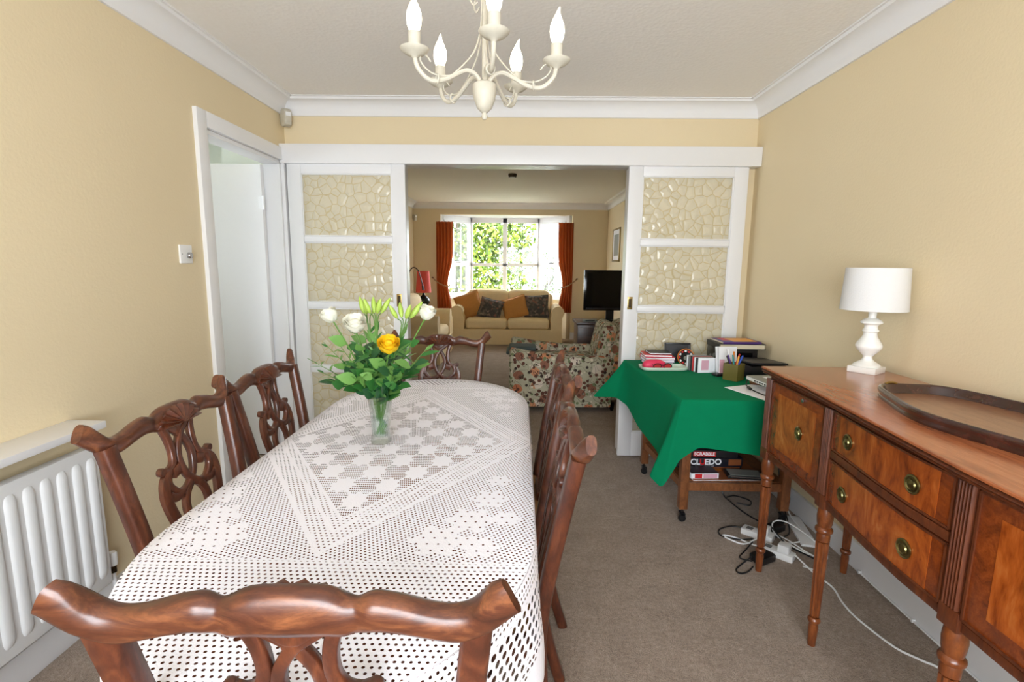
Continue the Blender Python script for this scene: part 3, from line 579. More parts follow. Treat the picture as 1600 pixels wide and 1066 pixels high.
def make_chair(label, loc, rz):
    t = thing('dining_chair', label, 'chair', loc, rz, 'carved dining chairs around the table')
    rr = lambda w, d: [(w*x, d*y) for x, y in ((-.5, -.36), (-.36, -.5), (.36, -.5), (.5, -.36), (.5, .36), (.36, .5), (-.36, .5), (-.5, .36))]
    for s in (-1, 1):                                            # rear leg and back post in one curved piece
        zs = np.linspace(0, .928, 22); path = []
        for z in zs:
            x = s*(.175+.012*min(1, z/.45) if z < .45 else .187+.045*((z-.45)/.5)**1.1); path.append((x, rake(z), z))
        sc = [(.95 if z < .45 else 1.05-.1*(z-.45)/.5, 1.15 if .35 < z < .5 else 1.0) for z in zs]
        MB().sweep(path, rr(.040, .034), fixed=(0, 1, 0), scale=sc).build('back_post', 'chair_wood', t, smooth=50)
        MB().sweep([(s*.225, .20, 0), (s*.225, .20, .43)], rr(.044, .044), fixed=(0, 1, 0), scale=[.85, 1]).build('leg', 'chair_wood', t)
    # serpentine top rail with swept-up ears
    cx = [0, .05, .078, .10, .14, .175, .207, .23, .253, .270]; ct = [.974, .972, .955, .967, .959, .947, .944, .957, .982, .997]; ch = [.064, .060, .045, .047, .043, .040, .042, .046, .043, .036]
    xs = np.linspace(-.270, .270, 93); sm = lambda c, x: np.interp(np.abs(x), cx, c)
    K = np.ones(5)/5; pad = lambda a: np.convolve(np.pad(a, 2, mode='edge'), K, 'valid')
    top = pad(sm(ct, xs)); hh = pad(sm(ch, xs)); G = []
    for x, zt, h in zip(xs, top, hh):
        notch = math.exp(-((abs(x)-.083)/.010)**2); zc = zt-h/2; d = .037*(1-.2*notch)*(1-.35*max(0, (abs(x)-.242)/.028)); y0 = rake(zc)-.006*(abs(x)/.27)**2; row = []
        if abs(x) > .225: y0 -= .15*(abs(x)-.225)
        for k in range(14):
            a = 2*PI*k/14; ca, sa = math.cos(a), math.sin(a); e = .7
            row.append((x-.012*np.sign(x)*sa*min(1, max(0, (abs(x)-.222)/.035)), y0+d/2*np.sign(ca)*abs(ca)**e, zc+h/2*(1-.10*notch)*np.sign(sa)*abs(sa)**e))
        G.append(row)
    b = MB().grid(G, cv=True); n = 14; b.f += [tuple(range(n)), tuple(92*n+i for i in range(n))[::-1]]; b.build('top_rail', 'chair_rail_wood', t, smooth=60)
    # carved shell
    G = []
    for i in range(37):
        a = PI*i/36; row = []
        for j in range(7):
            r = j/6; lob = 1+.03*math.cos(9*a*2); x = .076*r*math.cos(a)*lob; z = .921+.048*r*math.sin(a)*lob
            y = rake(z)+.019+.012*math.sqrt(max(0, 1-r*r*.9))+.0045*math.cos(18*a)*r; row.append((x, y, z))
        row.append((row[-1][0], rake(.95)+.004, row[-1][2])); G.append(row)
    MB().grid(G).build('shell_carving', 'shell_wood', t, smooth=50)
    # pierced ribbon splat
    U = .0004; b = MB()
    def rib(pts, w, th=.016, k=6, dy=0, tap=None):
        P = crom([(x*U, .985-(y-200)*U) for x, y in pts], k); n = len(P); q = [(p[0], rake(p[1])+dy, p[1]) for p in P]
        sc = [(1 if tap is None else float(np.interp(i/(n-1), *tap)), 1) for i in range(n)]
        b.sweep(q, [(w*x, th*y) for x, y in ((-.5, -.4), (-.4, -.5), (.4, -.5), (.5, -.4), (.5, .4), (.4, .5), (-.4, .5), (-.5, .4))], fixed=(0, 1, 0), scale=sc)
    for s in (-1, 1):
        f = lambda L: [(s*x, y) for x, y in L]
        rib(f([(185, 290), (140, 370), (112, 460), (108, 560), (135, 625), (185, 648), (226, 636)]), .019)
        b.lathe([(.011, -.008), (.012, 0), (.011, .008)], 12); nv = 36
        for k in range(len(b.v)-nv, len(b.v)): x, y, z = b.v[k]; b.v[k] = (s*236*U+x, rake(.81)+z, .985-436*U+y)
        rib(f([(-150, 330), (-80, 385), (0, 450), (55, 540), (68, 620), (45, 710), (0, 770), (-70, 815), (-140, 812), (-205, 740), (-190, 660)]), .018, dy=.001*s)
        rib(f([(150, 640), (225, 690), (258, 780), (250, 880), (215, 1010), (165, 1150), (130, 1300), (118, 1500)]), .026, tap=([0, .2, .5, 1], [.6, 1.1, 1.1, .9]))
        rib(f([(10, 790), (80, 850), (110, 950), (85, 1120), (62, 1300), (52, 1500)]), .02)
        rib(f([(120, 830), (190, 830), (235, 800)]), .022)
        rib(f([(85, 660), (150, 680)]), .03)
    rib([(-60, 360), (0, 400), (60, 360)], .03); rib([(0, 360), (0, 450)], .03)
    b.build('splat', 'chair_wood', t, smooth=50)
    MB().box((0, -.198, .463), (.15, .03, .045)).build('shoe', 'chair_wood', t, bevel=.004)
    # seat frame and pad
    q = [((-.187, -.2), (.187, -.2)), ((-.225, .2), (.225, .2)), ((-.187, -.2), (-.225, .2)), ((.187, -.2), (.225, .2))]
    for (a, c), (d, e) in q: MB().sweep([(a, c, .418), (d, e, .418)], [(-.012, -.033), (.012, -.033), (.012, .033), (-.012, .033)]).build('seat_rail', 'chair_wood', t, bevel=.002)
    G = []
    for i in range(15):
        v = i/14; wv = .185+.04*v; row = []
        for j in range(15):
            u = j/14*2-1; e = (1-abs(u)**4)*(1-abs(2*v-1)**4); row.append((u*wv*.985, -.19+.395*v, .452+.026*max(0, e)**.5))
        G.append(row)
    pd = MB().grid(G); pd.add([(-.18, -.185, .44), (.18, -.185, .44), (.22, .2, .44), (-.22, .2, .44)], [(0, 1, 2, 3)]); pd.build('seat_pad', 'seat_fabric', t, smooth=60)
    for s in (-1, 1): MB().sweep([(s*.18, rake(.14), .14), (s*.225, .2, .14)], [(-.009, -.014), (.009, -.014), (.009, .014), (-.009, .014)]).build('stretcher', 'chair_wood', t)
    MB().sweep([(-.202, .0, .14), (.202, .0, .14)], [(-.009, -.012), (.009, -.012), (.009, .012), (-.009, .012)]).build('stretcher', 'chair_wood', t)
    return t
def chairs():
    c = make_chair('carved mahogany dining chair nearest the camera, its back to us', (-.286, .835, 0), .035); index_kids(); g = 'carved dining chairs around the table'
    dup(c, 'carved mahogany dining chair at the far rounded table end before the lounge opening', (-.437, 2.46, 0), PI, g)
    dup(c, 'carved mahogany dining chair on the wall side of the table, beside the radiator', (-.672, 1.325, 0), -PI/2-.02, g)
    dup(c, 'carved mahogany dining chair on the wall side before the hall doorway', (-.68, 1.85, 0), -PI/2, g)
    dup(c, 'carved mahogany dining chair on the carpet side of the table, farther from the camera', (-.11, 1.91, 0), PI/2+.02, g)
    dup(c, 'carved mahogany dining chair on the carpet side of the table, nearer the camera', (-.14, 1.32, 0), PI/2-.02, g)
# ------------------------------------------------------------------ vase of flowers
VX, VY, VZ = -.457, 1.605, .7685
def bouquet():
    v = thing('glass_vase', 'tall cut-glass vase holding roses and lilies on the lace tablecloth', 'vase', (VX, VY, VZ))
    prof = [(.0, .0), (.032, .0), (.034, .006), (.030, .02), (.029, .04), (.032, .09), (.037, .13), (.043, .163)]; inn = [(.039, .161), (.033, .13), (.027, .09), (.024, .04), (.022, .024), (.0, .02)]
    MB().lathe(prof+inn, 32, flute=.05, nf=16).build('vase_body', 'glass', v, smooth=60)
    MB().lathe([(.0, .022), (.0215, .024), (.0235, .04), (.0262, .088), (.0, .09)], 24).build('water', 'water', v)
    # shared leaf and petal meshes
    def leaf_me(name, L, W, mat, fold=.12, curl=.15, n=6):
        b = MB(); G = []
        for i in range(n+1):
            t = i/n; w = W*math.sin(PI*min(1, t*.97+.015)**.8)/2; z = -curl*L*t*t; G.append([(-w, L*t, z+fold*w), (0, L*t, z), (w, L*t, z+fold*w)])
        b.grid(G); return b.mesh(name, mat, smooth=180, fix=False)
    LV = [leaf_me('leaf', .054, .034, m) for m in ('leaf_green', 'leaf_dark', 'leaf_light')]
    LN = [leaf_me('leaf', .06, .013, m) for m in ('leaf_green', 'leaf_light')]
    bud = MB().lathe([(.001, 0), (.006, .006), (.0095, .022), (.0085, .04), (.004, .056), (.0005, .062)], 9).mesh('bud', 'bud_green')
    def put(name, me, parent, base, d, roll=0, sc=1):
        d = Vector(d).normalized(); q = Vector((0, 1, 0)).rotation_difference(d) if me in LV+LN else Vector((0, 0, 1)).rotation_difference(d)
        o = obj(name, me, parent); m = q.to_matrix().to_4x4() @ Matrix.Rotation(roll, 4, 'Y' if me in LV+LN else 'Z'); m.translation = Vector(base); o.matrix_local = m @ Matrix.Scale(sc, 4); return o
    def stem_path(tip, k=10):
        tx, ty, tz = tip; r = max(.001, math.hypot(tx, ty)); a = math.atan2(ty, tx); c, s = math.cos(a), math.sin(a); ro = min(.024, r*.35)
        return crom([(-c*.014, -s*.014, .03), (c*ro*.5, s*ro*.5, .10), (c*ro, s*ro, .165), (tx*.55, ty*.55, .165+(tz-.165)*.5), tip], k)
    def rose_mesh(mat, R, Hh):
        b = MB()
        for lay, (r0, h, n, op) in enumerate(((.35, 1, 3, .08), (.6, .98, 4, .12), (.82, .94, 5, .18), (1.0, .86, 5, .28))):
            for k in range(n):
                a0 = 2*PI*(k/n)+lay*.7; G = []
                for i in range(7):
                    t = i/6; row = []
                    for j in range(7):
                        u = j/6*2-1; a = a0+u*PI/n*1.25; prof = math.sin(min(1, t*1.15)*PI/2)**.6*(.35+.65*r0)*R+op*R*max(0, t-.7)**2*4; rr = prof*(1-.05*u*u)
                        row.append((rr*math.cos(a), rr*math.sin(a), Hh*h*t*(1-.12*u*u*t)+.004*math.sin(3*u+lay)))
                    G.append(row)
                b.grid(G)
        b.lathe([(.001, 0), (R*.4, .006), (R*.5, Hh*.5), (R*.35, Hh*.85), (.001, Hh*.9)], 10); return b.mesh('bloom', mat, smooth=180, fix=False)
    r = random.Random(11)
    def leaves(parent, P, meshes, n, lo=.45, hi=.95, sc=(.8, 1.2), down=.2):
        for k in range(n):
            i = int((lo+(hi-lo)*(k+r.random()*.6)/n)*(len(P)-2)); i = min(max(i, 1), len(P)-2); a = k*2.4+r.uniform(-.5, .5); t = P[i+1]-P[i]; t /= np.linalg.norm(t)
            d = np.array((math.cos(a), math.sin(a), .35-down))+t*.5; put('leaf', r.choice(meshes), parent, P[i], d, r.uniform(-.6, .6), r.uniform(*sc))
    wr = rose_mesh('petal_white', .026, .042); yr = rose_mesh('petal_yellow', .032, .05); wr2 = rose_mesh('petal_white', .033, .05)
    def rose(label, tip, me, tilt, n=5):
        t = thing('rose', label, 'rose', (VX, VY, VZ)); P = stem_path(tip); MB().tube(P, .0026, 6).build('stem', 'stem_green', t); put('bloom', me, t, P[-1], tilt)
        b = MB()
        for k in range(5):
            a = 2*PI*k/5; b.grid([[(math.cos(a+u)*(.004+q*.016), math.sin(a+u)*(.004+q*.016), .004-q*.004) for u in (-.4*(1-q), 0, .4*(1-q))] for q in (0, .5, 1)])
        o = b.build('sepal', 'leaf_light', t, fix=False); o.matrix_local = Vector((0, 0, 1)).rotation_difference(Vector(tilt)).to_matrix().to_4x4(); o.location = P[-1]
        leaves(t, P, LV, n, .5, .92)
    rose('bright yellow rose at the front of the bouquet', (.050, -.06, .315), yr, (.15, -.6, 1), 8)
    rose('white rose at the far left of the bouquet', (-.135, -.02, .405), wr, (-.45, -.3, 1), 8)
    rose('large white rose left of centre in the bouquet', (-.055, -.05, .378), wr2, (.1, -.55, 1), 8)
    rose('small white rose at the right edge of the bouquet', (.148, .02, .412), wr, (.4, -.2, 1), 6)
    def lily(label, tip, nb, sp):
        t = thing('lily_stem', label, 'lily', (VX, VY, VZ)); P = stem_path(tip); MB().tube(P, .003, 6).build('stem', 'stem_green', t); i0 = len(P)-9
        for k in range(nb):
            a = 2*PI*k/nb+.5; b0 = P[-1]; d = np.array((math.cos(a)*sp, math.sin(a)*sp*.8, 1.)); e = b0+d*.03; MB().tube(crom([P[i0+k], b0+d*.012, e], 3), .0018, 5).build('bud_stalk', 'stem_green', t); put('bud', bud, t, e, d+np.array((.1, 0, 0)), 0, r.uniform(.85, 1.1))
        leaves(t, P, LN, 12, .5, .99, (.7, 1.2), -.3)
    lily('lily stem with green buds in the middle of the bouquet', (-.005, .0, .40), 4, .55)
    lily('lily stem with green buds on the right of the bouquet', (.085, .0, .385), 4, .7)
    lily('lily stem with slim buds behind the large white rose', (-.04, .03, .395), 3, .5)
    def sprig(label, tip, meshes, n, sc, grp):
        t = thing('leafy_sprig', label, 'foliage sprig', (VX, VY, VZ), group=grp); P = stem_path(tip); MB().tube(P, .0019, 5, scale=np.linspace(1.2, .5, len(P))).build('stem', 'stem_green', t); leaves(t, P, meshes, n, .42, 1.0, sc); leaves(t, P, LV if meshes is LV else LN, 2, .06, .26, (.3, .42), -.8)
    gA = 'broad-leaved sprigs in the bouquet'
    for a, rad, z in ((3.2, .12, .27), (2.5, .10, .30), (4.0, .10, .24), (4.7, .08, .25), (5.4, .10, .27), (.1, .13, .27), (1.0, .10, .30), (1.8, .09, .31), (5.9, .15, .29), (3.6, .06, .30), (4.4, .05, .32), (0.5, .07, .34), (5.0, .06, .30), (2.9, .07, .33), (3.4, .16, .22), (2.2, .14, .36), (5.7, .10, .21), (4.2, .11, .30)):
        sprig('broad-leaved green sprig filling the middle of the bouquet', (rad*math.cos(a), rad*math.sin(a), z), LV, 14, (.7, 1.25), gA)
    gB = 'thin-leaved sprigs spraying left'
    for tip in ((-.225, -.02, .285), (-.19, .03, .33), (-.18, -.05, .25), (-.10, .04, .39), (-.15, 0, .36)):
        sprig('thin-leaved sprig spraying out of the bouquet towards the left', tip, LN, 15, (.45, .8), gB)
    sprig('long strap-leaved sprig reaching out to the right of the bouquet', (.17, -.02, .33), LN, 12, (.8, 1.5), None)
dining_table(); lace_cloth(); chairs(); bouquet()
# ------------------------------------------------------------------ chandelier
def chandelier():
    X, Y = -.11, 1.54
    t = thing('chandelier', 'ivory painted five-arm candle chandelier hanging from the ceiling', 'chandelier', (X, Y, CEIL))
    Z = lambda z: z-CEIL
    MB().lathe([(.001, 0), (.05, 0), (.052, -.012), (.03, -.03), (.01, -.035), (.001, -.036)], 24).build('ceiling_rose', 'ivory_metal', t)
    MB().lathe([(.0075, Z(1.87)), (.0075, -.03)], 12).build('rod', 'ivory_metal', t)
    MB().lathe([(.0, Z(1.792)), (.010, Z(1.793)), (.022, Z(1.805)), (.031, Z(1.83)), (.034, Z(1.853)), (.033, Z(1.868)), (.024, Z(1.872)), (.012, Z(1.88)), (.0, Z(1.881))], 28).build('urn', 'ivory_metal', t)
    MB().lathe([(.0, Z(1.772)), (.006, Z(1.774)), (.0095, Z(1.782)), (.007, Z(1.789)), (.0055, Z(1.791)), (.009, Z(1.795)), (.0, Z(1.798))], 16).build('finial', 'ivory_metal', t)
    bulbp = [(.0, 0), (.012, .002), (.014, .006), (.0185, .018), (.0205, .032), (.019, .048), (.013, .064), (.007, .077), (.004, .088), (.002, .097), (.0, .1)]
    for k in range(5):
        a = math.radians(-79.5+72*k); c, s = math.cos(a), math.sin(a); at = lambda r, z: (c*r, s*r, Z(z))
        arm = MB().tube([at(r, z) for r, z in crom([(.012, 1.874), (.03, 1.892), (.055, 1.897), (.085, 1.882), (.12, 1.862), (.155, 1.853), (.180, 1.862), (.199, 1.883), (.205, 1.908)], 6)], .0062, 8, up=(-s, c, 0)).build('arm', 'ivory_metal', t)
        MB().lathe([(.0, 1.900), (.006, 1.901), (.010, 1.906), (.026, 1.912), (.037, 1.921), (.039, 1.925), (.036, 1.926), (.02, 1.918), (.0, 1.918)], 24, (c*.205, s*.205, -CEIL)).build('drip_pan', 'ivory_metal', arm)
        MB().lathe([(.0, 1.918), (.0165, 1.918), (.0165, 1.966), (.0, 1.966)], 18, (c*.205, s*.205, -CEIL)).build('candle_sleeve', 'ivory_metal', arm)
        bm = MB().lathe(bulbp, 16); d = random.Random(k).uniform(0, 6.3)
        for i, (x, y, z) in enumerate(bm.v): w = max(0, z-.06)/.04; bm.v[i] = (x+.010*w*w*math.cos(d), y+.010*w*w*math.sin(d), z)
        o = bm.build('bulb', 'bulb', arm); o.location = (c*.205, s*.205, Z(1.966)); o['label'] = 'lit flame-shaped candle bulb'
        MB().tube([at(r, z) for r, z in crom([(.10, 1.876), (.13, 1.870), (.155, 1.872), (.178, 1.884), (.19, 1.902), (.183, 1.915), (.17, 1.912), (.160, 1.900)], 5)], .0022, 6, up=(-s, c, 0)).build('scroll', 'ivory_metal', arm)
        MB().tube([(c*.142+.011*math.cos(q)*-c*0-s*.011*math.cos(q), s*.142+c*.011*math.cos(q), Z(1.860)+.012*math.sin(q)) for q in np.linspace(0, 2*PI, 15)], .0028, 6, up=(c, s, 0)).build('collar', 'ivory_metal', arm)
        MB().tube([at(r, z) for r, z in crom([(.008, 2.12), (.012, 2.02), (.03, 1.955), (.06, 1.915), (.10, 1.876)], 5)], .0024, 6, up=(-s, c, 0)).build('stay_wire', 'ivory_metal', t)
        MB().tube([at(r, z) for r, z in crom([(.008, 2.10), (.03, 2.115), (.045, 2.09), (.035, 2.07), (.022, 2.08)], 5)], .0024, 6, up=(-s, c, 0)).build('upper_scroll', 'ivory_metal', t)
chandelier()
# ------------------------------------------------------------------ sideboard and what stands on it
SBZ = .935
def sb_edge(y): return float(np.interp(y, [.5, .75, .92, 1.05, 1.286, 1.45, 1.59, 1.8, 2.165], [.985, .958, .953, .96, .985, 1.0, 1.015, 1.038, 1.052]))
def sb_body(y): return float(np.interp(y, [.6, .9, 1.095, 1.25, 1.40, 1.55, 1.67, 1.9, 2.165], [1.035, 1.01, 1.012, 1.012, 1.026, 1.046, 1.058, 1.070, 1.076]))
def sideboard():
    t = thing('sideboard', 'bow-fronted mahogany sideboard with drawers and reeded pilasters against the right wall', 'sideboard', (1.3, 1.36, 0)); O = (-1.3, -1.36, 0)
    def B(b, *a, **k):
        b.v = [(x-1.3, y-1.36, z) for x, y, z in b.v]; return b.build(*a, **k)
    XB = 1.533; ys = np.linspace(.56, 2.165, 40)
    def ring(o): return [(sb_edge(y)+o, float(np.clip(y, .56+o, 2.165-o))) for y in ys]+[(XB, 2.165-o), (XB, .56+o)]
    prof0 = [(.905, .02), (.906, .008), (.909, .004), (.912, .008), (.9135, .005), (.917, .001), (.9205, .005), (.922, .005), (.9255, 0), (.930, .0), (.9335, .002), (SBZ, .006)]
    b = MB().grid([[(x, y, z) for x, y in ring(o)] for z, o in prof0[:-3]], cv=True); n = len(ys)+2; m = len(prof0)-3; b.f += [tuple(range(n))[::-1], tuple((m-1)*n+i for i in range(n))]; B(b, 'edge_moulding', 'sb_dark', t, smooth=35)
    prof = [(.9258, .003), (.927, 0), (.932, 0), (.9345, .002), (SBZ, .005)]
    b = MB().grid([[(x, y, z) for x, y in ring(o)] for z, o in prof], cv=True); m = len(prof); b.f += [tuple(range(n))[::-1], tuple((m-1)*n+i for i in range(n))]; B(b, 'top', 'sb_top', t, smooth=35)
    fy = np.linspace(.605, 2.145, 30)
    b = MB().prism([(sb_body(y)+.012, y) for y in fy]+[(XB-.01, 2.145), (XB-.01, .605)], .545, .905); B(b, 'carcass', 'sb_dark', t, smooth=30)
    b = MB()                                                        # apron moulding
    b.sweep([(sb_body(y)+.010, y, .552) for y in fy], [(-.008, -.012), (.008, -.012), (.008, .012), (-.008, .012)]); B(b, 'base_moulding', 'sb_dark', t, bevel=.003)
    def panel(name, y0, y1, z0, z1, mat, parent, off=0, th=.018, bev=.002):
        yy = np.linspace(y0, y1, 14); b = MB(); fr = [(sb_body(y)+off, y) for y in yy]; bk = [(sb_body(y)+off+th, y) for y in yy]
        b.prism(fr+bk[::-1], z0, z1); return B(b, name, mat, parent, smooth=25, bevel=bev)
    def bead(parent, y0, y1, z0, z1, off):
        yy = np.linspace(y0, y1, 14); b = MB(); sec = [(-.003, -.003), (.003, -.003), (.003, .003), (-.003, .003)]
        for z in (z0, z1): b.sweep([(sb_body(y)+off, y, z) for y in yy], sec)
        for y in (y0, y1): b.sweep([(sb_body(y)+off, y, z) for z in (z0, z1)], sec, up=(0, 1, 0))
        B(b, 'cock_bead', 'sb_dark', parent)
    def knob(parent, y, z, r=.0255):
        b = MB().lathe([(.0, 0), (r, 0), (r, .003), (r*.86, .005), (r*.8, .0035), (r*.62, .004), (r*.56, .008), (r*.5, .0085), (r*.42, .0065), (r*.2, .009), (.0, .010)], 26)
        o = b.build('knob', 'antique_brass', parent); sl = (sb_body(y+.02)-sb_body(y-.02))/.04
        o.location = (sb_body(y)-.0035-1.3, y-1.36, z); o.rotation_euler = (0, -PI/2, -math.atan(sl)); o['label'] = 'round brass knob with stamped backplate'
    for (y0, y1) in ((1.700, 2.092), (.662, 1.052)):
        d = panel('door', y0, y1, .572, .885, 'sb_band', t, -.001); panel('veneer_panel', y0+.055, y1-.055, .615, .845, 'veneer', d, -.0022, .004, 0); bead(d, y0+.002, y1-.002, .574, .883, -.002)
        knob(d, 1.86 if y0 > 1 else .9, .735)
        if y0 > 1:
            o = MB().lathe([(.0, 0), (.008, 0), (.008, .003), (.005, .004), (.0, .004)], 14).build('escutcheon', 'chrome', d); o.location = (sb_body(1.85)-.003-1.3, 1.85-1.36, .866); o.rotation_euler = (0, -PI/2, 0)
    for (z0, z1) in ((.757, .888), (.570, .722)):
        d = panel('drawer', 1.114, 1.640, z0, z1, 'sb_band', t, -.001)
        panel('veneer_panel', 1.16, 1.60, z0+.001, z1-.001, 'veneer', d, -.0022, .004, 0); bead(d, 1.116, 1.638, z0+.002, z1-.002, -.002)
        zc = (z0+z1)/2-.008
        for y in (1.545, 1.235): knob(d, y, zc)
    panel('drawer_rail', 1.114, 1.64, .727, .752, 'sb_dark', t, -.004)
    for y in (2.119, 1.670, 1.083, .632):
        x = sb_body(y); b = MB(); w = .052; sec = [(x+.014, y-w/2), (x-.004, y-w/2)]
        for k in range(5):
            c = y-w/2+.005+(k+.5)*(w-.010)/5
            for a in np.linspace(-1, 1, 6): sec.append((x-.001-.009*math.cos(a*PI/2)**.8 if abs(a) < 1 else x-.001, c+a*(w-.010)/10))
        sec += [(x-.004, y+w/2), (x+.014, y+w/2)]; b.prism(sec, .585, .888); B(b, 'pilaster', 'sb_dark', t, smooth=40)
        b = MB().box((x+.013, y, .558), (.04, .056, .05)); B(b, 'pilaster_block', 'sb_dark', t, bevel=.003)
    def leg(x, y):
        prof = [(.0, .535), (.021, .535), (.024, .525), (.026, .50), (.024, .475), (.021, .462), (.0275, .456), (.0285, .450), (.0275, .444), (.020, .438), (.022, .43), (.0215, .41)]
        fl = [(.0215, .405), (.0212, .39), (.0165, .13), (.016, .118)]; ft = [(.0155, .112), (.021, .106), (.0215, .100), (.020, .095), (.0145, .088), (.0165, .07), (.013, .0), (.0, .0)]
        b = MB().lathe(prof, 24, (x, y, 0)).lathe(fl, 48, (x, y, 0), flute=.24, nf=8).lathe(ft, 24, (x, y, 0)); B(b, 'leg', 'leg_wood', t, smooth=40)
    for y in (2.119, 1.670, 1.083, .632): leg(sb_body(y)+.02, y)
    for y in (2.119, .632): leg(1.475, y)
def lamp_tray():
    x, y = 1.432, 2.065
    t = thing('table_lamp', 'white turned table lamp with white drum shade on the sideboard', 'lamp', (x, y, SBZ))
    MB().box((0, 0, .0125), (.102, .102, .025), .62).build('plinth', 'lamp_ceramic', t, bevel=.002)
    MB().lathe([(max(0, float(p[0])), float(p[1])) for p in crom([(.0, .025), (.046, .025), (.047, .032), (.036, .040), (.020, .052), (.017, .066), (.022, .073), (.035, .088), (.043, .098), (.047, .109), (.044, .120), (.036, .133), (.026, .15), (.024, .166), (.029, .170), (.028, .176), (.024, .182), (.025, .196), (.038, .203), (.036, .212), (.022, .222), (.014, .226), (.014, .25), (.0, .25)], 4)], 32).build('stem', 'lamp_ceramic', t, smooth=60)
    n = 48; G = []
    for r, z in ((.118, .257), (.117, .256), (.109, .425), (.107, .426), (.107, .425), (.115, .258)): G.append([(r*math.cos(2*PI*i/n), r*math.sin(2*PI*i/n), z) for i in range(n)])
    MB().grid(G, cu=True, cv=True).build('shade', 'shade_linen', t, smooth=50)
    b = MB().lathe([(.012, .25), (.012, .29), (.0, .29)], 12)
    for a in (0, 2*PI/3, 4*PI/3): b.tube([(.01*math.cos(a), .01*math.sin(a), .285), (.108*math.cos(a), .108*math.sin(a), .40)], .0015, 5)
    b.build('shade_carrier', 'brass', t)
    c = (1.315, 1.345); rr = lambda th, k: (c[0]+(.196*k)*math.cos(th)*(1+.035*math.cos(6*th+.3)), c[1]+(.37*k)*math.sin(th)*(1+.03*math.cos(6*th+.3)))
    t = thing('serving_tray', 'oval dark mahogany serving tray with raised wavy rim lying on the sideboard', 'tray', (c[0], c[1], SBZ)); th = np.linspace(0, 2*PI, 97)[:-1]; L = lambda p: (p[0]-c[0], p[1]-c[1])
    MB().prism([L(rr(a, .97)) for a in th], .0005, .007).build('tray_base', 'tray_base', t, smooth=30)
    G = [[(*L(rr(a, k)), z) for a in th] for k, z in ((.965, .0), (1.0, .0), (1.015, .009), (1.0, .014), (1.018, .021), (1.022, .031), (1.0, .037), (.972, .037), (.958, .031), (.948, .016), (.93, .0075))]
    MB().grid(G, cu=True, cv=True).build('rim', 'tray_rim', t, smooth=60)
    for s in (1, -1):
        p = L(rr(s*PI/2+.25, 1.0)); MB().tube(crom([(p[0]-.02, p[1]-s*.012, .036), (p[0]-.01, p[1]-s*.009, .040), (p[0]+.01, p[1]-s*.007, .040), (p[0]+.02, p[1]-s*.008, .036)], 4), .004, 8).build('handle', 'brass', t)
sideboard(); lamp_tray()
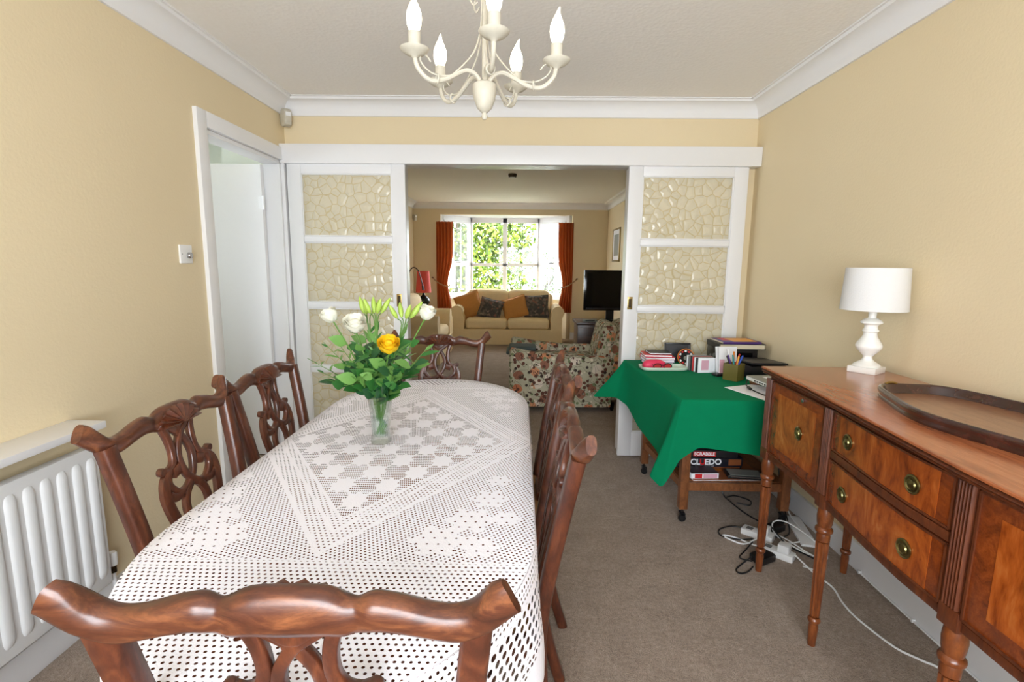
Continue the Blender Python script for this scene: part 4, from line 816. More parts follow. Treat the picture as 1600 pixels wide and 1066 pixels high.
# ------------------------------------------------------------------ radiator, shelf, switch, sensors
def left_wall_things():
    t = thing('radiator', 'white panel radiator with vertical flutes on the left wall', 'radiator', (XL, 1.1, 0))
    x0, x1, ya, yb, z0, z1 = .055, .092, -.58, .60, .175, .705
    MB().b2((x0, ya, z0), (x1, yb, z1)).build('panel', 'radiator_enamel', t, bevel=.006)
    MB().b2((.02, ya+.01, z0+.02), (.05, yb-.01, z1-.02)).build('rear_panel', 'radiator_enamel', t, bevel=.005)
    G = []
    for s in np.linspace(0, 1, 9): pass
    k = 0; y = yb-.035; rib = None
    while y > ya+.03:
        if rib is None:
            G = []; w = .0165
            for u, zz in enumerate([z0+.035, z0+.045, z0+.062, z1-.062, z1-.045, z1-.035]):
                hgt = (0, .005, .0095, .0095, .005, 0)[u]; wd = (.5, .85, 1, 1, .85, .5)[u]
                G.append([(x1-.001+hgt*h, w*wd*q, zz) for q, h in ((-1.25, 0), (-1, .55), (-.6, .95), (.6, .95), (1, .55), (1.25, 0))])
            rib = MB().grid(G).mesh('flute', 'radiator_enamel', smooth=60, fix=False)
        obj('flute', rib, t, (0, y, 0)); y -= .057
    v = MB().lathe([(.0, .03), (.016, .03), (.017, .045), (.017, .075), (.013, .082), (.0, .082)], 14, (.05, yb+.055, z0)); v.build('valve_cap', 'white_plastic', t)
    b = MB().lathe([(.0, .0), (.011, .0), (.011, .03), (.0, .03)], 12, (.05, yb+.055, z0)); b.tube([(.05, yb+.055, z0+.012), (.05, yb-.01, z0+.012)], .008, 8); b.build('valve_body', 'dark_bronze', t)
    MB().tube([(.05, yb+.055, 0), (.05, yb+.055, z0)], .0075, 8).build('pipe', 'white_paint', t)
    s = thing('radiator_shelf', 'white painted wall shelf above the radiator', 'shelf', (XL, 1.1, 0))
    MB().b2((0, -.70, .772), (.135, .60, .797)).build('board', 'white_paint', s, bevel=.003)
    for y in (-.4, .3): MB().b2((0, y-.01, .72), (.012, y+.01, .772)).b2((0, y-.01, .76), (.1, y+.01, .772)).build('bracket', 'white_paint', s)
    d = thing('dimmer_switch', 'white dimmer switch plate with round silver dial by the hall doorway', 'light switch', (XL, 2.405, 1.39))
    MB().b2((0, -.043, -.043), (.009, .043, .043)).build('plate', 'white_plastic', d, bevel=.002)
    o = MB().lathe([(.0, 0), (.015, 0), (.014, .012), (.012, .014), (.0, .014)], 20).build('dial', 'chrome', d); o.location = (.009, .016, -.006); o.rotation_euler = (0, PI/2, 0)
    o = MB().lathe([(.0, 0), (.003, 0), (.0, .001)], 8).build('screw', 'grey_case', d); o.location = (.009, -.030, 0); o.rotation_euler = (0, PI/2, 0)
    for loc, lab in (((-1.555, 3.475, 2.295), 'small white motion sensor high in the far left corner of the dining room'), ((-1.885, 9.14, 2.16), 'small motion sensor high in the far left corner of the lounge')):
        m = thing('motion_sensor', lab, 'sensor', loc, PI/4)
        G = []
        for z, w, dp in ((-.055, .024, .02), (-.045, .029, .035), (0, .031, .042), (.04, .031, .042), (.052, .027, .03)): G.append([(a*w, b*dp, z) for a, b in ((-1, .6), (-1, -.4), (-.7, -.9), (0, -1.05), (.7, -.9), (1, -.4), (1, .6))])
        b = MB().grid(G, cv=True); b.f += [tuple(range(7)), tuple(28+i for i in range(7))[::-1]]; b.build('housing', 'ivory_metal', m)
        MB().b2((-.017, -.046, .004), (.017, -.040, .03)).build('lens', 'white_plastic', m, bevel=.003)
left_wall_things()
# ------------------------------------------------------------------ trolley with the green cloth
def trolley():
    t = thing('tea_trolley', 'brown wooden trolley table with lower shelf and castors under the green cloth', 'trolley', (0, 0, 0))
    MB().prism([(.80, 2.39), (1.49, 2.39), (1.49, 3.40), (.73, 3.40)], .695, .715).build('tabletop', 'oak', t, bevel=.003)
    L = [(.885, 2.56), (1.42, 2.56), (1.42, 3.18), (.832, 3.18)]
    for x, y in L:
        MB().box((x, y, .385), (.045, .045, .62)).build('leg', 'oak', t, bevel=.003)
        c = MB().lathe([(.0, -.008), (.019, -.008), (.021, 0), (.019, .008), (.0, .008)], 16); c.v = [(x+a, y-.008+b, .021+q) for a, q, b in c.v]
        c.b2((x-.013, y-.022, .02), (x-.010, y+.008, .05)).b2((x+.010, y-.022, .02), (x+.013, y+.008, .05)).b2((x-.013, y-.02, .048), (x+.013, y+.018, .052)).lathe([(.006, .05), (.006, .078)], 8, (x, y, 0)); c.build('castor', 'black_plastic', t)
    MB().prism([(.88, 2.57), (1.42, 2.57), (1.42, 3.18), (.835, 3.18)], .212, .226).build('shelf', 'oak', t)
    for a, b in ((0, 1), (1, 2), (2, 3), (3, 0)):
        (x0, y0), (x1, y1) = L[a], L[b]; MB().sweep([(x0, y0, .2), (x1, y1, .2)], [(-.012, -.022), (.012, -.022), (.012, .022), (-.012, .022)]).build('shelf_rail', 'oak', t, bevel=.002)
        MB().sweep([(x0, y0, .665), (x1, y1, .665)], [(-.011, -.03), (.011, -.03), (.011, .03), (-.011, .03)]).build('top_rail', 'oak', t)
    N = [(.79, 2.38, -.085, -.05, .43), (.80, 2.38, -.01, -.03, .29), (.88, 2.38, 0, -.025, .225), (1.05, 2.38, 0, -.02, .25), (1.25, 2.38, 0, -.025, .275), (1.49, 2.38, 0, -.02, .285), (1.50, 2.39, .012, 0, .08), (1.50, 3.40, .012, 0, .06), (1.49, 3.41, 0, .012, .06), (.76, 3.41, 0, .012, .06),
         (.72, 3.41, -.12, .0, .19), (.72, 3.40, -.215, -.02, .255), (.722, 3.35, -.06, -.01, .245), (.73, 3.22, -.012, 0, .27), (.75, 2.95, -.022, 0, .325), (.77, 2.65, -.015, 0, .35), (.784, 2.47, -.04, 0, .36), (.79, 2.40, -.14, -.01, .385)]
    P = []; k = 8
    for i in range(len(N)):
        a, b = np.array(N[i]), np.array(N[(i+1) % len(N)])
        for j in range(k): P.append(a+(b-a)*j/k)
    P = np.array(P); n = len(P); Q = P.copy()
    for _ in range(3): Q[:, 2:] = (np.roll(Q[:, 2:], 1, 0)+2*Q[:, 2:]+np.roll(Q[:, 2:], -1, 0))/4
    zt = .7205; R = []
    cen = np.array((1.13, 2.9))
    for f in (.5, .97): R.append([(*(cen+(p[:2]-cen)*f), zt) for p in Q])
    R.append([(*(cen+(p[:2]-cen)*.997), zt-.0008) for p in Q])
    for tt in (.02, .08, .2, .4, .6, .8, 1.0): R.append([(p[0]+p[2]*tt**1.1+(-.004 if p[0] < 1 else .002), p[1]+p[3]*tt**1.1+(-.004 if p[1] < 2.6 else .0), zt-.002-p[4]*tt) for p in Q])
    b = MB().grid(R, cv=True); b.f.append(tuple(range(n))); o = b.build('green_tablecloth', 'green_cloth', smooth=50)
    tag(o, 'plain emerald green cloth draped over the trolley table', 'tablecloth')
    MB  # objects on the lower shelf
    z = .2265
    def carton(name, label, cat, c, d, mat, rz=0, lid=None):
        g = thing(name, label, cat, c, rz); MB().box((0, 0, d[2]*.42), (d[0]-.004, d[1]-.004, d[2]*.84)).build('box_base', mat, g, bevel=.001); MB().box((0, 0, d[2]*.58), (d[0], d[1], d[2]*.84)).build('lid', lid or mat, g, bevel=.001); return g
    F = (PI/2, 0, 0)
    mg = thing('magazine', 'orange and brown magazine lying flat on the trolley shelf', 'magazine', (1.13, 2.73, z), .05); MB().box((0, 0, .002), (.40, .31, .004)).build('pages', 'paper', mg); MB().box((0, 0, .0046), (.40, .31, .0012)).build('cover', 'brown_card', mg)
    MB().box((-.05, .02, .0056), (.12, .10, .0006)).build('cover_picture', 'orange', mg)
    w = thing('puzzle_box', 'small white box with red and black panels at the front of the trolley shelf', 'box', (1.0, 2.63, z+.0062), .06); MB().box((0, 0, .015), (.15, .10, .030)).build('box_body', 'paper', w, bevel=.001)
    MB().box((.0, .0, .0305), (.148, .098, .0012)).build('lid_print', 'dark_navy', w); MB().box((-.035, -.0505, .015), (.04, .0012, .025)).build('red_label', 'red', w); MB().box((.03, -.0505, .015), (.075, .0012, .022)).build('white_label', 'cd_pink', w)
    tb = thing('tablet_case', 'slim black case with grey cover lying on the trolley shelf', 'tablet', (1.23, 2.625, z+.0062), -.12); MB().box((0, 0, .009), (.19, .10, .018)).build('case', 'black_plastic', tb, bevel=.003); MB().box((0, 0, .0188), (.165, .085, .002)).build('cover', 'silver_grey', tb); MB().box((0, -.0505, .012), (.16, .0012, .003)).build('zip', 'chrome', tb)
    g = carton('board_game', 'dark board game box printed with white and red lettering in the shelf stack', 'board game', (1.075, 2.825, z+.0205), (.36, .24, .052), 'dark_navy', .03)
    for s, x, m in (('CL', -.088, 'paper'), ('U', -.047, 'red'), ('EDO', .012, 'paper')): text('lettering', s, .046, m, g, (x, -.1212, .030), F, .0012)
    text('small_print', 'THE CLASSIC DETECTIVE GAME', .0075, 'paper', g, (-.035, -.1212, .007), F); MB().box((.135, -.1208, .028), (.07, .0012, .034)).build('picture_print', 'brown_card', g); MB().box((-.15, -.1208, .028), (.04, .0012, .034)).build('logo_print', 'red', g)
    sb = thing('document_folder', 'thin dark folder at the bottom of the games stack', 'folder', (1.08, 2.835, z+.0062), .0); MB().box((0, 0, .0068), (.36, .22, .0136)).build('box_body', 'black_card', sb, bevel=.001); MB().box((0, -.1105, .0068), (.34, .0012, .008)).build('spine_print', 'brown_card', sb)
    g = carton('board_game', 'topmost board game box with a red panel of white lettering on the shelf', 'board game', (1.06, 2.83, z+.074), (.34, .24, .040), 'black_card', -.02)
    MB().box((-.015, -.1208, .021), (.125, .0014, .028)).build('title_panel', 'red', g); text('lettering', 'SCRABBLE', .025, 'paper', g, (-.015, -.1218, .021), F, .0006); MB().box((-.115, -.1208, .022), (.05, .0014, .012)).build('logo_print', 'silver_grey', g)
    # things on the green cloth
    z = zt+.001
    tr = thing('pen_tray', 'shallow pale green tray with rounded ends on the green cloth', 'tray', (.898, 3.105, z), .05)
    def sup(a, b, e=.35, n=40): return [(a*np.sign(math.cos(q))*abs(math.cos(q))**e, b*np.sign(math.sin(q))*abs(math.sin(q))**e) for q in np.linspace(0, 2*PI, n+1)[:-1]]
    G = [[(x, y, zz) for x, y in sup(.145*k, .065*k)] for k, zz in ((.9, 0), (.97, .004), (1.0, .02), (.985, .021), (.95, .006), (.88, .0035))]
    b = MB().grid(G, cv=True); b.f += [tuple(range(40))[::-1], tuple(200+i for i in range(40))]; b.build('tray_body', 'pale_green', tr, smooth=60)
    gc = thing('spectacle_case', 'bright pink rounded spectacle case lying in the pale tray', 'spectacle case', (.845, 3.115, z+.0045), .08); b = MB()
    G = [[(x, y, zz) for x, y in sup(.072*k, .032*k, .55, 28)] for k, zz in ((.85, 0), (.98, .008), (1, .018), (.98, .028), (.86, .042), (.5, .052), (.05, .054))]
    b.grid(G, cv=True); b.f += [tuple(range(28))[::-1], tuple(168+i for i in range(28))]; b.build('case_shell', 'pink', gc, smooth=70); MB().grid([[(x, y, zz) for x, y in sup(.0735, .0335, .55, 28)] for zz in (.0165, .0185)], cv=True).build('seam', 'magenta', gc)
    sg = thing('glasses', 'black framed reading glasses with red lenses leaning in the pale tray', 'glasses', (.885, 3.066, z+.0055), .06)
    for s in (-1, 1):
        MB().tube([(s*.032+.024*math.cos(q), .0, .020+.016*math.sin(q)) for q in np.linspace(0, 2*PI, 19)], .0028, 6, up=(0, 1, 0)).build('rim', 'black_plastic', sg); b = MB().lathe([(.0, -.0005), (.022, -.0005), (.022, .0005), (.0, .0005)], 18); o = b.build('lens', 'glass_red', sg); o.location = (s*.032, 0, .020); o.rotation_euler = (PI/2, 0, 0); o.scale = (1, .68, 1)
        MB().tube(crom([(s*.056, .001, .026), (s*.058, .03, .026), (s*.045, .07, .016)], 4), .002, 6).build('temple', 'black_plastic', sg)
    MB().tube(crom([(-.008, 0, .023), (0, 0, .027), (.008, 0, .023)], 4), .0024, 6, up=(0, 1, 0)).build('bridge', 'black_plastic', sg)
    # notebooks
    zz = z
    for i, (lab, d, cm, rz, dx) in enumerate((('blue-grey notepad at the bottom of the notebook stack', (.17, .15, .022), 'silver_grey', .0, 0), ('white-edged lilac notebook second from the bottom of the stack', (.18, .15, .018), 'lilac', .05, 0), ('magenta notebook in the middle of the stack behind the tray', (.19, .15, .016), 'magenta', .02, .0), ('red notebook second from the top of the stack', (.175, .145, .014), 'red', -.06, -.008), ('black notebook on top of the stack behind the tray', (.14, .12, .012), 'black_card', .03, .005))):
        n_ = thing('notebook', lab, 'notebook', (.905+dx, 3.27, zz), rz, 'notebooks stacked behind the tray'); MB().box((0, 0, d[2]/2), (d[0]-.006, d[1]-.006, d[2]-.004)).build('pages', 'paper', n_); MB().box((0, 0, d[2]-.0011), (d[0], d[1], .0018)).box((0, 0, .0011), (d[0], d[1], .0018)).box((0, d[1]/2-.001, d[2]/2), (d[0], .002, d[2])).build('cover', cm, n_); zz += d[2]+.0006
    # black frame with round plate, small clock-like
    fr = thing('photo_frame', 'black upright frame behind the notebooks on the green cloth', 'picture frame', (1.06, 3.345, z), -.06, rot=(-.16, 0, -.06)); b = MB()
    b.box((0, 0, .006), (.17, .012, .012)).box((0, 0, .124), (.17, .012, .012)).box((-.08, 0, .065), (.012, .012, .13)).box((.08, 0, .065), (.012, .012, .13)); b.build('frame', 'black_plastic', fr, bevel=.002); MB().box((0, .002, .065), (.15, .004, .11)).build('picture', 'black_card', fr)
    dk = thing('decorated_dish', 'small round dish with red patterned rim standing in front of the black frame', 'dish', (1.075, 3.215, z)); dk.rotation_euler = (PI/2-.25, 0, 0)
    MB().lathe([(.0, 0), (.035, 0), (.054, .010), (.056, .012), (.053, .013), (.035, .004), (.0, .003)], 32, (0, .055, 0)).build('dish_body', 'black_plastic', dk); b = MB()
    b.tube([(.0535*math.cos(q), .055+.0535*math.sin(q), .012) for q in np.linspace(0, 2*PI, 33)], .0026, 6); b.build('rim_band', 'orange', dk)
    for k in range(12):
        a = 2*PI*k/12; MB().lathe([(.0, .0), (.009, .0), (.007, .002), (.0, .002)], 7, (.042*math.cos(a), .055+.042*math.sin(a), .0075)).build('motif', ('red', 'paper')[k % 2], dk)
    MB().lathe([(.0, .0), (.014, .0), (.01, .003), (.0, .003)], 10, (0, .05, .004)).build('centre_motif', 'silver_grey', dk)
    # CD cases standing in a row
    cols = ('paper', 'grey_case', 'black_card', 'red', 'paper', 'black_card', 'cd_pink')
    for k in range(7):
        y = 3.115-k*.0165; x = 1.105+k*.006
        c = thing('disc_case', ('front disc case with pink and white cover in the row', 'row of disc cases, second from the front', 'row of disc cases, third from the front', 'disc case in the middle of the row', 'row of disc cases, third from the back', 'row of disc cases, second from the back', 'rearmost disc case of the row')[6-k], 'disc case', (x, y, z), .12, 'disc cases in a row on the green cloth')
        MB().box((0, 0, .045), (.125, .010, .09)).build('case', cols[k] if k < 6 else 'paper', c, bevel=.001); MB().box((0, 0, .045), (.127, .004, .092)).build('hinge_edge', 'grey_case', c)
        if k == 6: MB().box((-.02, -.0056, .047), (.045, .0012, .06)).build('cover_print', 'cd_pink', c)
    rm = thing('black_wallet', 'small flat black object in front of the disc cases', 'wallet', (1.19, 2.935, z), .3); MB().box((0, 0, .007), (.09, .05, .014)).build('body', 'black_plastic', rm, bevel=.004); MB().box((0, 0, .0145), (.08, .042, .0014)).build('flap', 'black_card', rm)
    # black stereo unit with books
    st = thing('stereo_unit', 'black box-shaped stereo unit in the corner behind the pen pot', 'stereo', (1.375, 3.245, z), .0); MB().box((0, 0, .066), (.24, .22, .125)).build('cabinet', 'black_plastic', st, bevel=.012)
    for k, (yy, zz_) in enumerate(((-.03, .075), (.03, .06))):
        o = MB().lathe([(.0, 0), (.014, 0), (.012, .008), (.0, .008)], 14).build('dial', 'grey_case', st); o.location = (-.12, yy, zz_); o.rotation_euler = (0, -PI/2, 0)
    MB().box((0, -.111, .07), (.17, .002, .07)).build('front_grille', 'gloss_black', st)
    for k in range(2): MB().box((-.1, .08 if k else -.08, .0025), (.02, .02, .005)).build('foot', 'black_plastic', st)
    zz = z+.1295
    bk = thing('hardback_book', 'thick dark hardback book lying on the stereo unit', 'book', (1.38, 3.205, zz), -.03); MB().box((.004, 0, .017), (.27, .2, .027)).build('pages', 'page_edge', bk); MB().box((0, 0, .0015), (.29, .21, .003)).box((0, 0, .0325), (.29, .21, .003)).box((-.1435, 0, .017), (.003, .21, .032)).build('cover', 'black_card', bk); MB().box((.0, 0, .0343), (.2, .16, .0006)).build('cover_print', 'brown_card', bk)
    mg = thing('glossy_magazine', 'orange and purple glossy annual on top of the hardback book', 'magazine', (1.375, 3.20, zz+.0352), .04); MB().box((0, 0, .006), (.235, .185, .009)).build('pages', 'page_edge', mg); MB().box((0, 0, .0112), (.24, .19, .0014)).box((0, -.0945, .006), (.24, .001, .012)).build('cover', 'purple', mg)
    MB().box((.03, .0, .0122), (.15, .15, .0006)).build('cover_picture', 'light_orange', mg); MB().box((-.07, .02, .0122), (.04, .1, .0006)).build('cover_title', 'red', mg)
    # pen pot
    pp = thing('pen_pot', 'square olive green pot full of pens on the green cloth', 'pen pot', (1.222, 2.835, z), .72); b = MB(); s, h, w = .042, .095, .004
    for a, c in (((-s, -s, 0), (s, -s+w, h)), ((-s, s-w, 0), (s, s, h)), ((-s, -s+w, 0), (-s+w, s-w, h)), ((s-w, -s+w, 0), (s, s-w, h))): MB().b2(a, c).build('side_panel', 'olive_wood', pp, bevel=.001)
    MB().b2((-s+w, -s+w, 0), (s-w, s-w, .004)).build('bottom', 'olive_wood', pp)
    rp = random.Random(4)
    for k, (cn, ln) in enumerate((('blue', .145), ('red', .150), ('orange', .16), ('paper', .175), ('black_card', .14), ('purple', .15), ('teal', .155), ('light_orange', .15), ('blue', .135))):
        a = 2*PI*k/9; p0 = np.array((1.222+.012*math.cos(a+2.4), 2.835+.012*math.sin(a+2.4), z+.006)); p1 = np.array((1.222+.026*math.cos(a), 2.835+.026*math.sin(a), z+.095)); d = (p1-p0)/np.linalg.norm(p1-p0)
        nm = {'blue': 'blue', 'red': 'red', 'orange': 'orange', 'paper': 'tall white', 'black_card': 'black', 'purple': 'purple', 'teal': 'teal', 'light_orange': 'light orange'}[cn]
        pe = thing('pen', ('short ' if k == 8 else '')+nm+' pen standing in the olive pot', 'pen', (0, 0, 0), group='pens in the pot'); MB().tube([p0, p0+d*ln*.62], .0042, 8).build('barrel', cn, pe); MB().tube([p0+d*ln*.62, p0+d*ln*.98, p0+d*ln], .005, 8, scale=[1, .95, .5]).build('cap', cn, pe)
    cd = thing('greeting_card', 'white card standing behind the pens', 'card', (1.235, 2.945, z), .1, rot=(-.12, 0, .1)); MB().box((0, 0, .085), (.11, .0015, .17)).build('front_leaf', 'paper', cd); o = MB().box((0, 0, .085), (.11, .0015, .17)).build('back_leaf', 'paper', cd); o.location = (0, .03, 0); o.rotation_euler = (-.1, 0, .1); MB().box((-.035, -.0012, .05), (.03, .0008, .09)).build('card_print', 'cd_pink', cd)
    # paper, laptop-like slab, router, brown purse
    pa = thing('paper_sheet', 'loose white paper sheets lying under the cable on the green cloth', 'paper', (1.245, 2.535, z), .35); MB().box((0, 0, .001), (.21, .297, .002)).build('lower_sheet', 'paper', pa); MB().box((.006, .004, .0027), (.21, .29, .0012), .05).build('upper_sheet', 'paper', pa)
    pu = thing('brown_purse', 'small round brown leather purse beside the pen pot', 'purse', (1.295, 2.72, z+.0)); MB().lathe([(.0, 0), (.026, 0), (.031, .012), (.028, .028), (.012, .036), (.0, .037)], 20).build('body', 'leather', pu); MB().tube([(.030*math.cos(q), .030*math.sin(q), .017) for q in np.linspace(0, 2*PI, 25)], .0015, 5).build('zip', 'brass', pu)
    lp = thing('laptop', 'white laptop raised on a stand with magazines on its lid beside the sideboard', 'laptop', (1.385, 2.585, z), .12); MB().box((0, 0, .048), (.30, .22, .018)).build('body', 'white_plastic', lp, bevel=.003); MB().box((0, 0, .0585), (.298, .218, .003)).build('lid', 'silver_grey', lp)
    for k in range(5): MB().box((-.1505, -.06+k*.022, .048), (.0014, .012, .007)).build('port', 'black_plastic', lp)
    MB().box((.03, 0, .023), (.16, .14, .034)).build('stand', 'white_plastic', lp, bevel=.004)
    le = thing('leaflet', 'colourful printed leaflet on the white laptop lid', 'leaflet', (1.40, 2.575, z+.0605), .2); MB().box((0, 0, .0012), (.2, .15, .0022)).build('sheet', 'paper', le); MB().box((.02, .0, .0026), (.05, .13, .0006)).build('pink_stripe', 'cd_pink', le); MB().box((.07, 0, .0026), (.04, .13, .0006)).build('yellow_stripe', 'yellow', le)
    pr = thing('printer', 'low black printer beside the stereo unit at the wall', 'printer', (1.415, 2.965, z), .1)
    MB().box((0, 0, .04), (.22, .26, .075)).build('body', 'black_plastic', pr, bevel=.008); o = MB().box((0, 0, 0), (.215, .255, .012)).build('lid', 'black_card', pr, bevel=.004); o.location = (0, 0, .085); o.rotation_euler = (-.05, .03, 0); MB().box((-.06, -.1, .0925), (.05, .03, .002)).build('control_panel', 'silver_grey', pr)
    cb = MB().tube(crom([(1.275, 2.62, z+.05), (1.235, 2.66, z+.045), (1.205, 2.63, z+.02), (1.20, 2.56, z+.012), (1.215, 2.48, z+.008), (1.23, 2.42, z+.007), (1.235, 2.366, z-.002), (1.24, 2.345, z-.08), (1.245, 2.335, z-.2), (1.26, 2.33, z-.35)], 6), .003, 7).build('laptop_cable', 'black_cable'); tag(cb, 'thin black cable running over the paper and down the green cloth', 'cable')
    plg = MB().tube([(1.203, 2.60, z+.012), (1.2, 2.565, z+.012)], .008, 10).build('cable_plug', 'black_plastic', cb)
trolley()
# ------------------------------------------------------------------ cables on the carpet
def cables():
    def cable(name, label, pts, r, mat, k=6):
        o = MB().tube(crom(pts, k), r, 7).build(name, mat); tag(o, label, 'cable'); return o
    for nm, lab, loc, rz in (('extension_block', 'white extension block with plug behind the far sideboard leg', (1.225, 2.41, 0), -.75), ('extension_block', 'white extension block with plug between the sideboard front legs', (1.24, 2.245, 0), -.75)):
        t = thing(nm, lab, 'extension block', loc, rz); MB().box((0, 0, .016), (.15, .06, .032)).build('block', 'white_plastic', t, bevel=.006); p = MB().box((.03, -.002, .052), (.05, .048, .038)).build('plug', 'white_plastic', t, bevel=.006)
        MB().box((-.04, 0, .0325), (.03, .03, .001)).build('socket', 'grey_case', t)
    c = cable('white_cable', 'long white cable trailing along the carpet beneath the sideboard', [(1.30, 2.2, .03), (1.33, 2.10, .008), (1.355, 2.0, .005), (1.335, 1.9, .005), (1.335, 1.8, .005), (1.37, 1.66, .005), (1.42, 1.6, .005), (1.46, 1.54, .005), (1.47, 1.3, .005), (1.45, .9, .005)], .004, 'white_cable')
    cable('white_cable', 'white cable looping in arcs beside the extension blocks', [(1.27, 2.42, .03), (1.34, 2.36, .02), (1.39, 2.25, .012), (1.44, 2.2, .008), (1.48, 2.26, .01), (1.46, 2.36, .03), (1.39, 2.45, .06), (1.33, 2.47, .05), (1.31, 2.40, .02), (1.36, 2.28, .012), (1.41, 2.19, .016), (1.37, 2.12, .006), (1.31, 2.15, .006)], .0035, 'white_cable')
    cable('white_cable', 'white cable loop lying left of the far sideboard leg', [(1.2, 2.36, .02), (1.12, 2.33, .006), (1.06, 2.38, .006), (1.05, 2.41, .006), (1.1, 2.39, .006), (1.17, 2.32, .006), (1.21, 2.28, .02)], .004, 'white_cable')
    cable('white_cable', 'white cable hanging down the wall behind the sideboard', [(1.53, 2.78, .45), (1.525, 2.76, .25), (1.52, 2.72, .13), (1.50, 2.66, .04), (1.48, 2.55, .02), (1.47, 2.42, .012), (1.42, 2.36, .012), (1.36, 2.34, .01), (1.30, 2.33, .015)], .004, 'white_cable')
    cable('black_cable', 'black cable hanging down the wall to the round black adapter', [(1.51, 2.83, .45), (1.51, 2.80, .2), (1.50, 2.72, .09), (1.48, 2.66, .05), (1.45, 2.55, .012), (1.40, 2.44, .006), (1.34, 2.40, .006), (1.28, 2.40, .012)], .0035, 'black_cable')
    cable('black_cable', 'black cable looping out over the carpet left of the sideboard leg', [(1.22, 2.47, .01), (1.13, 2.50, .006), (1.05, 2.46, .006), (1.04, 2.40, .006), (1.12, 2.37, .006), (1.18, 2.36, .012), (1.1, 2.27, .006), (1.05, 2.21, .006), (1.09, 2.17, .012)], .0035, 'black_cable')
    cable('black_cable', 'black cable running down from the trolley to the adapters', [(1.20, 2.86, .19), (1.22, 2.85, .03), (1.24, 2.78, .006), (1.26, 2.66, .006), (1.30, 2.56, .006), (1.33, 2.5, .02)], .0035, 'black_cable')
    cable('black_cable', 'loop of black cable on the carpet under the trolley', [(1.24, 2.84, .006), (1.30, 2.86, .006), (1.36, 2.80, .006), (1.33, 2.74, .006), (1.27, 2.77, .006)], .0035, 'black_cable')
    cable('black_cable', 'black cable crossing the carpet between the extension blocks', [(1.32, 2.48, .02), (1.30, 2.42, .045), (1.33, 2.33, .008), (1.38, 2.24, .006), (1.40, 2.21, .006)], .0035, 'black_cable')
    cable('black_cable', 'short black lead curling round the front of the far sideboard leg', [(1.09, 2.18, .03), (1.03, 2.15, .008), (.99, 2.11, .006), (1.0, 2.085, .006), (1.04, 2.1, .006), (1.08, 2.14, .006)], .0035, 'black_cable')
    for lab, loc, d in (('round black power adapter hanging in the cables by the wall', (1.49, 2.68, .055), (.045, .05, .04)), ('black power adapter lying between the extension blocks', (1.345, 2.475, .0), (.09, .06, .035)), ('black power adapter at the foot of the far sideboard leg', (1.15, 2.2, .0), (.10, .07, .035))):
        t = thing('power_adapter', lab, 'power adapter', loc, .5); MB().box((0, 0, d[2]/2), d).build('body', 'black_plastic', t, bevel=.008); MB().tube([(d[0]/2-.004, 0, d[2]*.5), (d[0]/2+.02, 0, d[2]*.5)], .006, 8).build('strain_relief', 'black_plastic', t)
    pn = thing('loose_board', 'loose white board leaning flat at the skirting behind the sideboard', 'board', (1.468, 2.46, .004), -.22); MB().box((0, 0, .006), (.075, .30, .012)).build('board', 'white_plastic', pn, bevel=.002)
    tr = thing('wall_cable', 'thin white cable clipped along the right skirting board', 'cable', (0, 0, 0)); MB().tube(crom([(1.534, 2.12, .012), (1.534, 1.8, .012), (1.534, 1.4, .012), (1.534, .8, .012)], 5), .004, 7).build('lead', 'white_cable', tr)
    for y in (2.1, 1.79, 1.45, 1.1): MB().box((1.534, y, .014), (.014, .010, .014)).build('clip', 'white_plastic', tr, bevel=.002)
cables()
# ------------------------------------------------------------------ lounge
def pillow(name, label, loc, w, h, t, mat, rot, grp='cushions on the cream sofa'):
    G = []; n = 16
    th = thing(name, label, 'cushion', loc, group=grp, rot=rot)
    for side in (1, -1):
        G = []
        for i in range(n+1):
            u = i/n*2-1; row = []
            for j in range(n+1):
                v = j/n*2-1; pin = 1-.10*(1-abs(u*v)); x = u*w/2*(1-.07*(1-u*u)*0-.09*(1-v*v)*0-.07*(1-abs(v))*abs(u)); z = v*h/2*(1-.07*(1-abs(u))*abs(v))
                row.append((x, side*t/2*(max(0, (1-u**2)*(1-v**2)))**.42, z+h/2))
            G.append(row)
        if side > 0: b = MB().grid(G)
        else: b.grid(G)
    b.build('cover', mat, th, smooth=70)
    e = [(u*w/2, 0, h/2+v*h/2) for u, v in ((-1, -1), (1, -1), (1, 1), (-1, 1), (-1, -1))]; path = []
    for a, c in zip(e[:-1], e[1:]):
        for k in range(6): s = k/6; m = 1-.07*(1-abs(2*s-1)); p = np.array(a)*(1-s)+np.array(c)*s; q = np.array((0, 0, h/2)); path.append(q+(p-q)*m)
    path.append(path[0]); MB().tube(path, .006, 6, up=(0, 1, 0)).build('piping', mat, th)
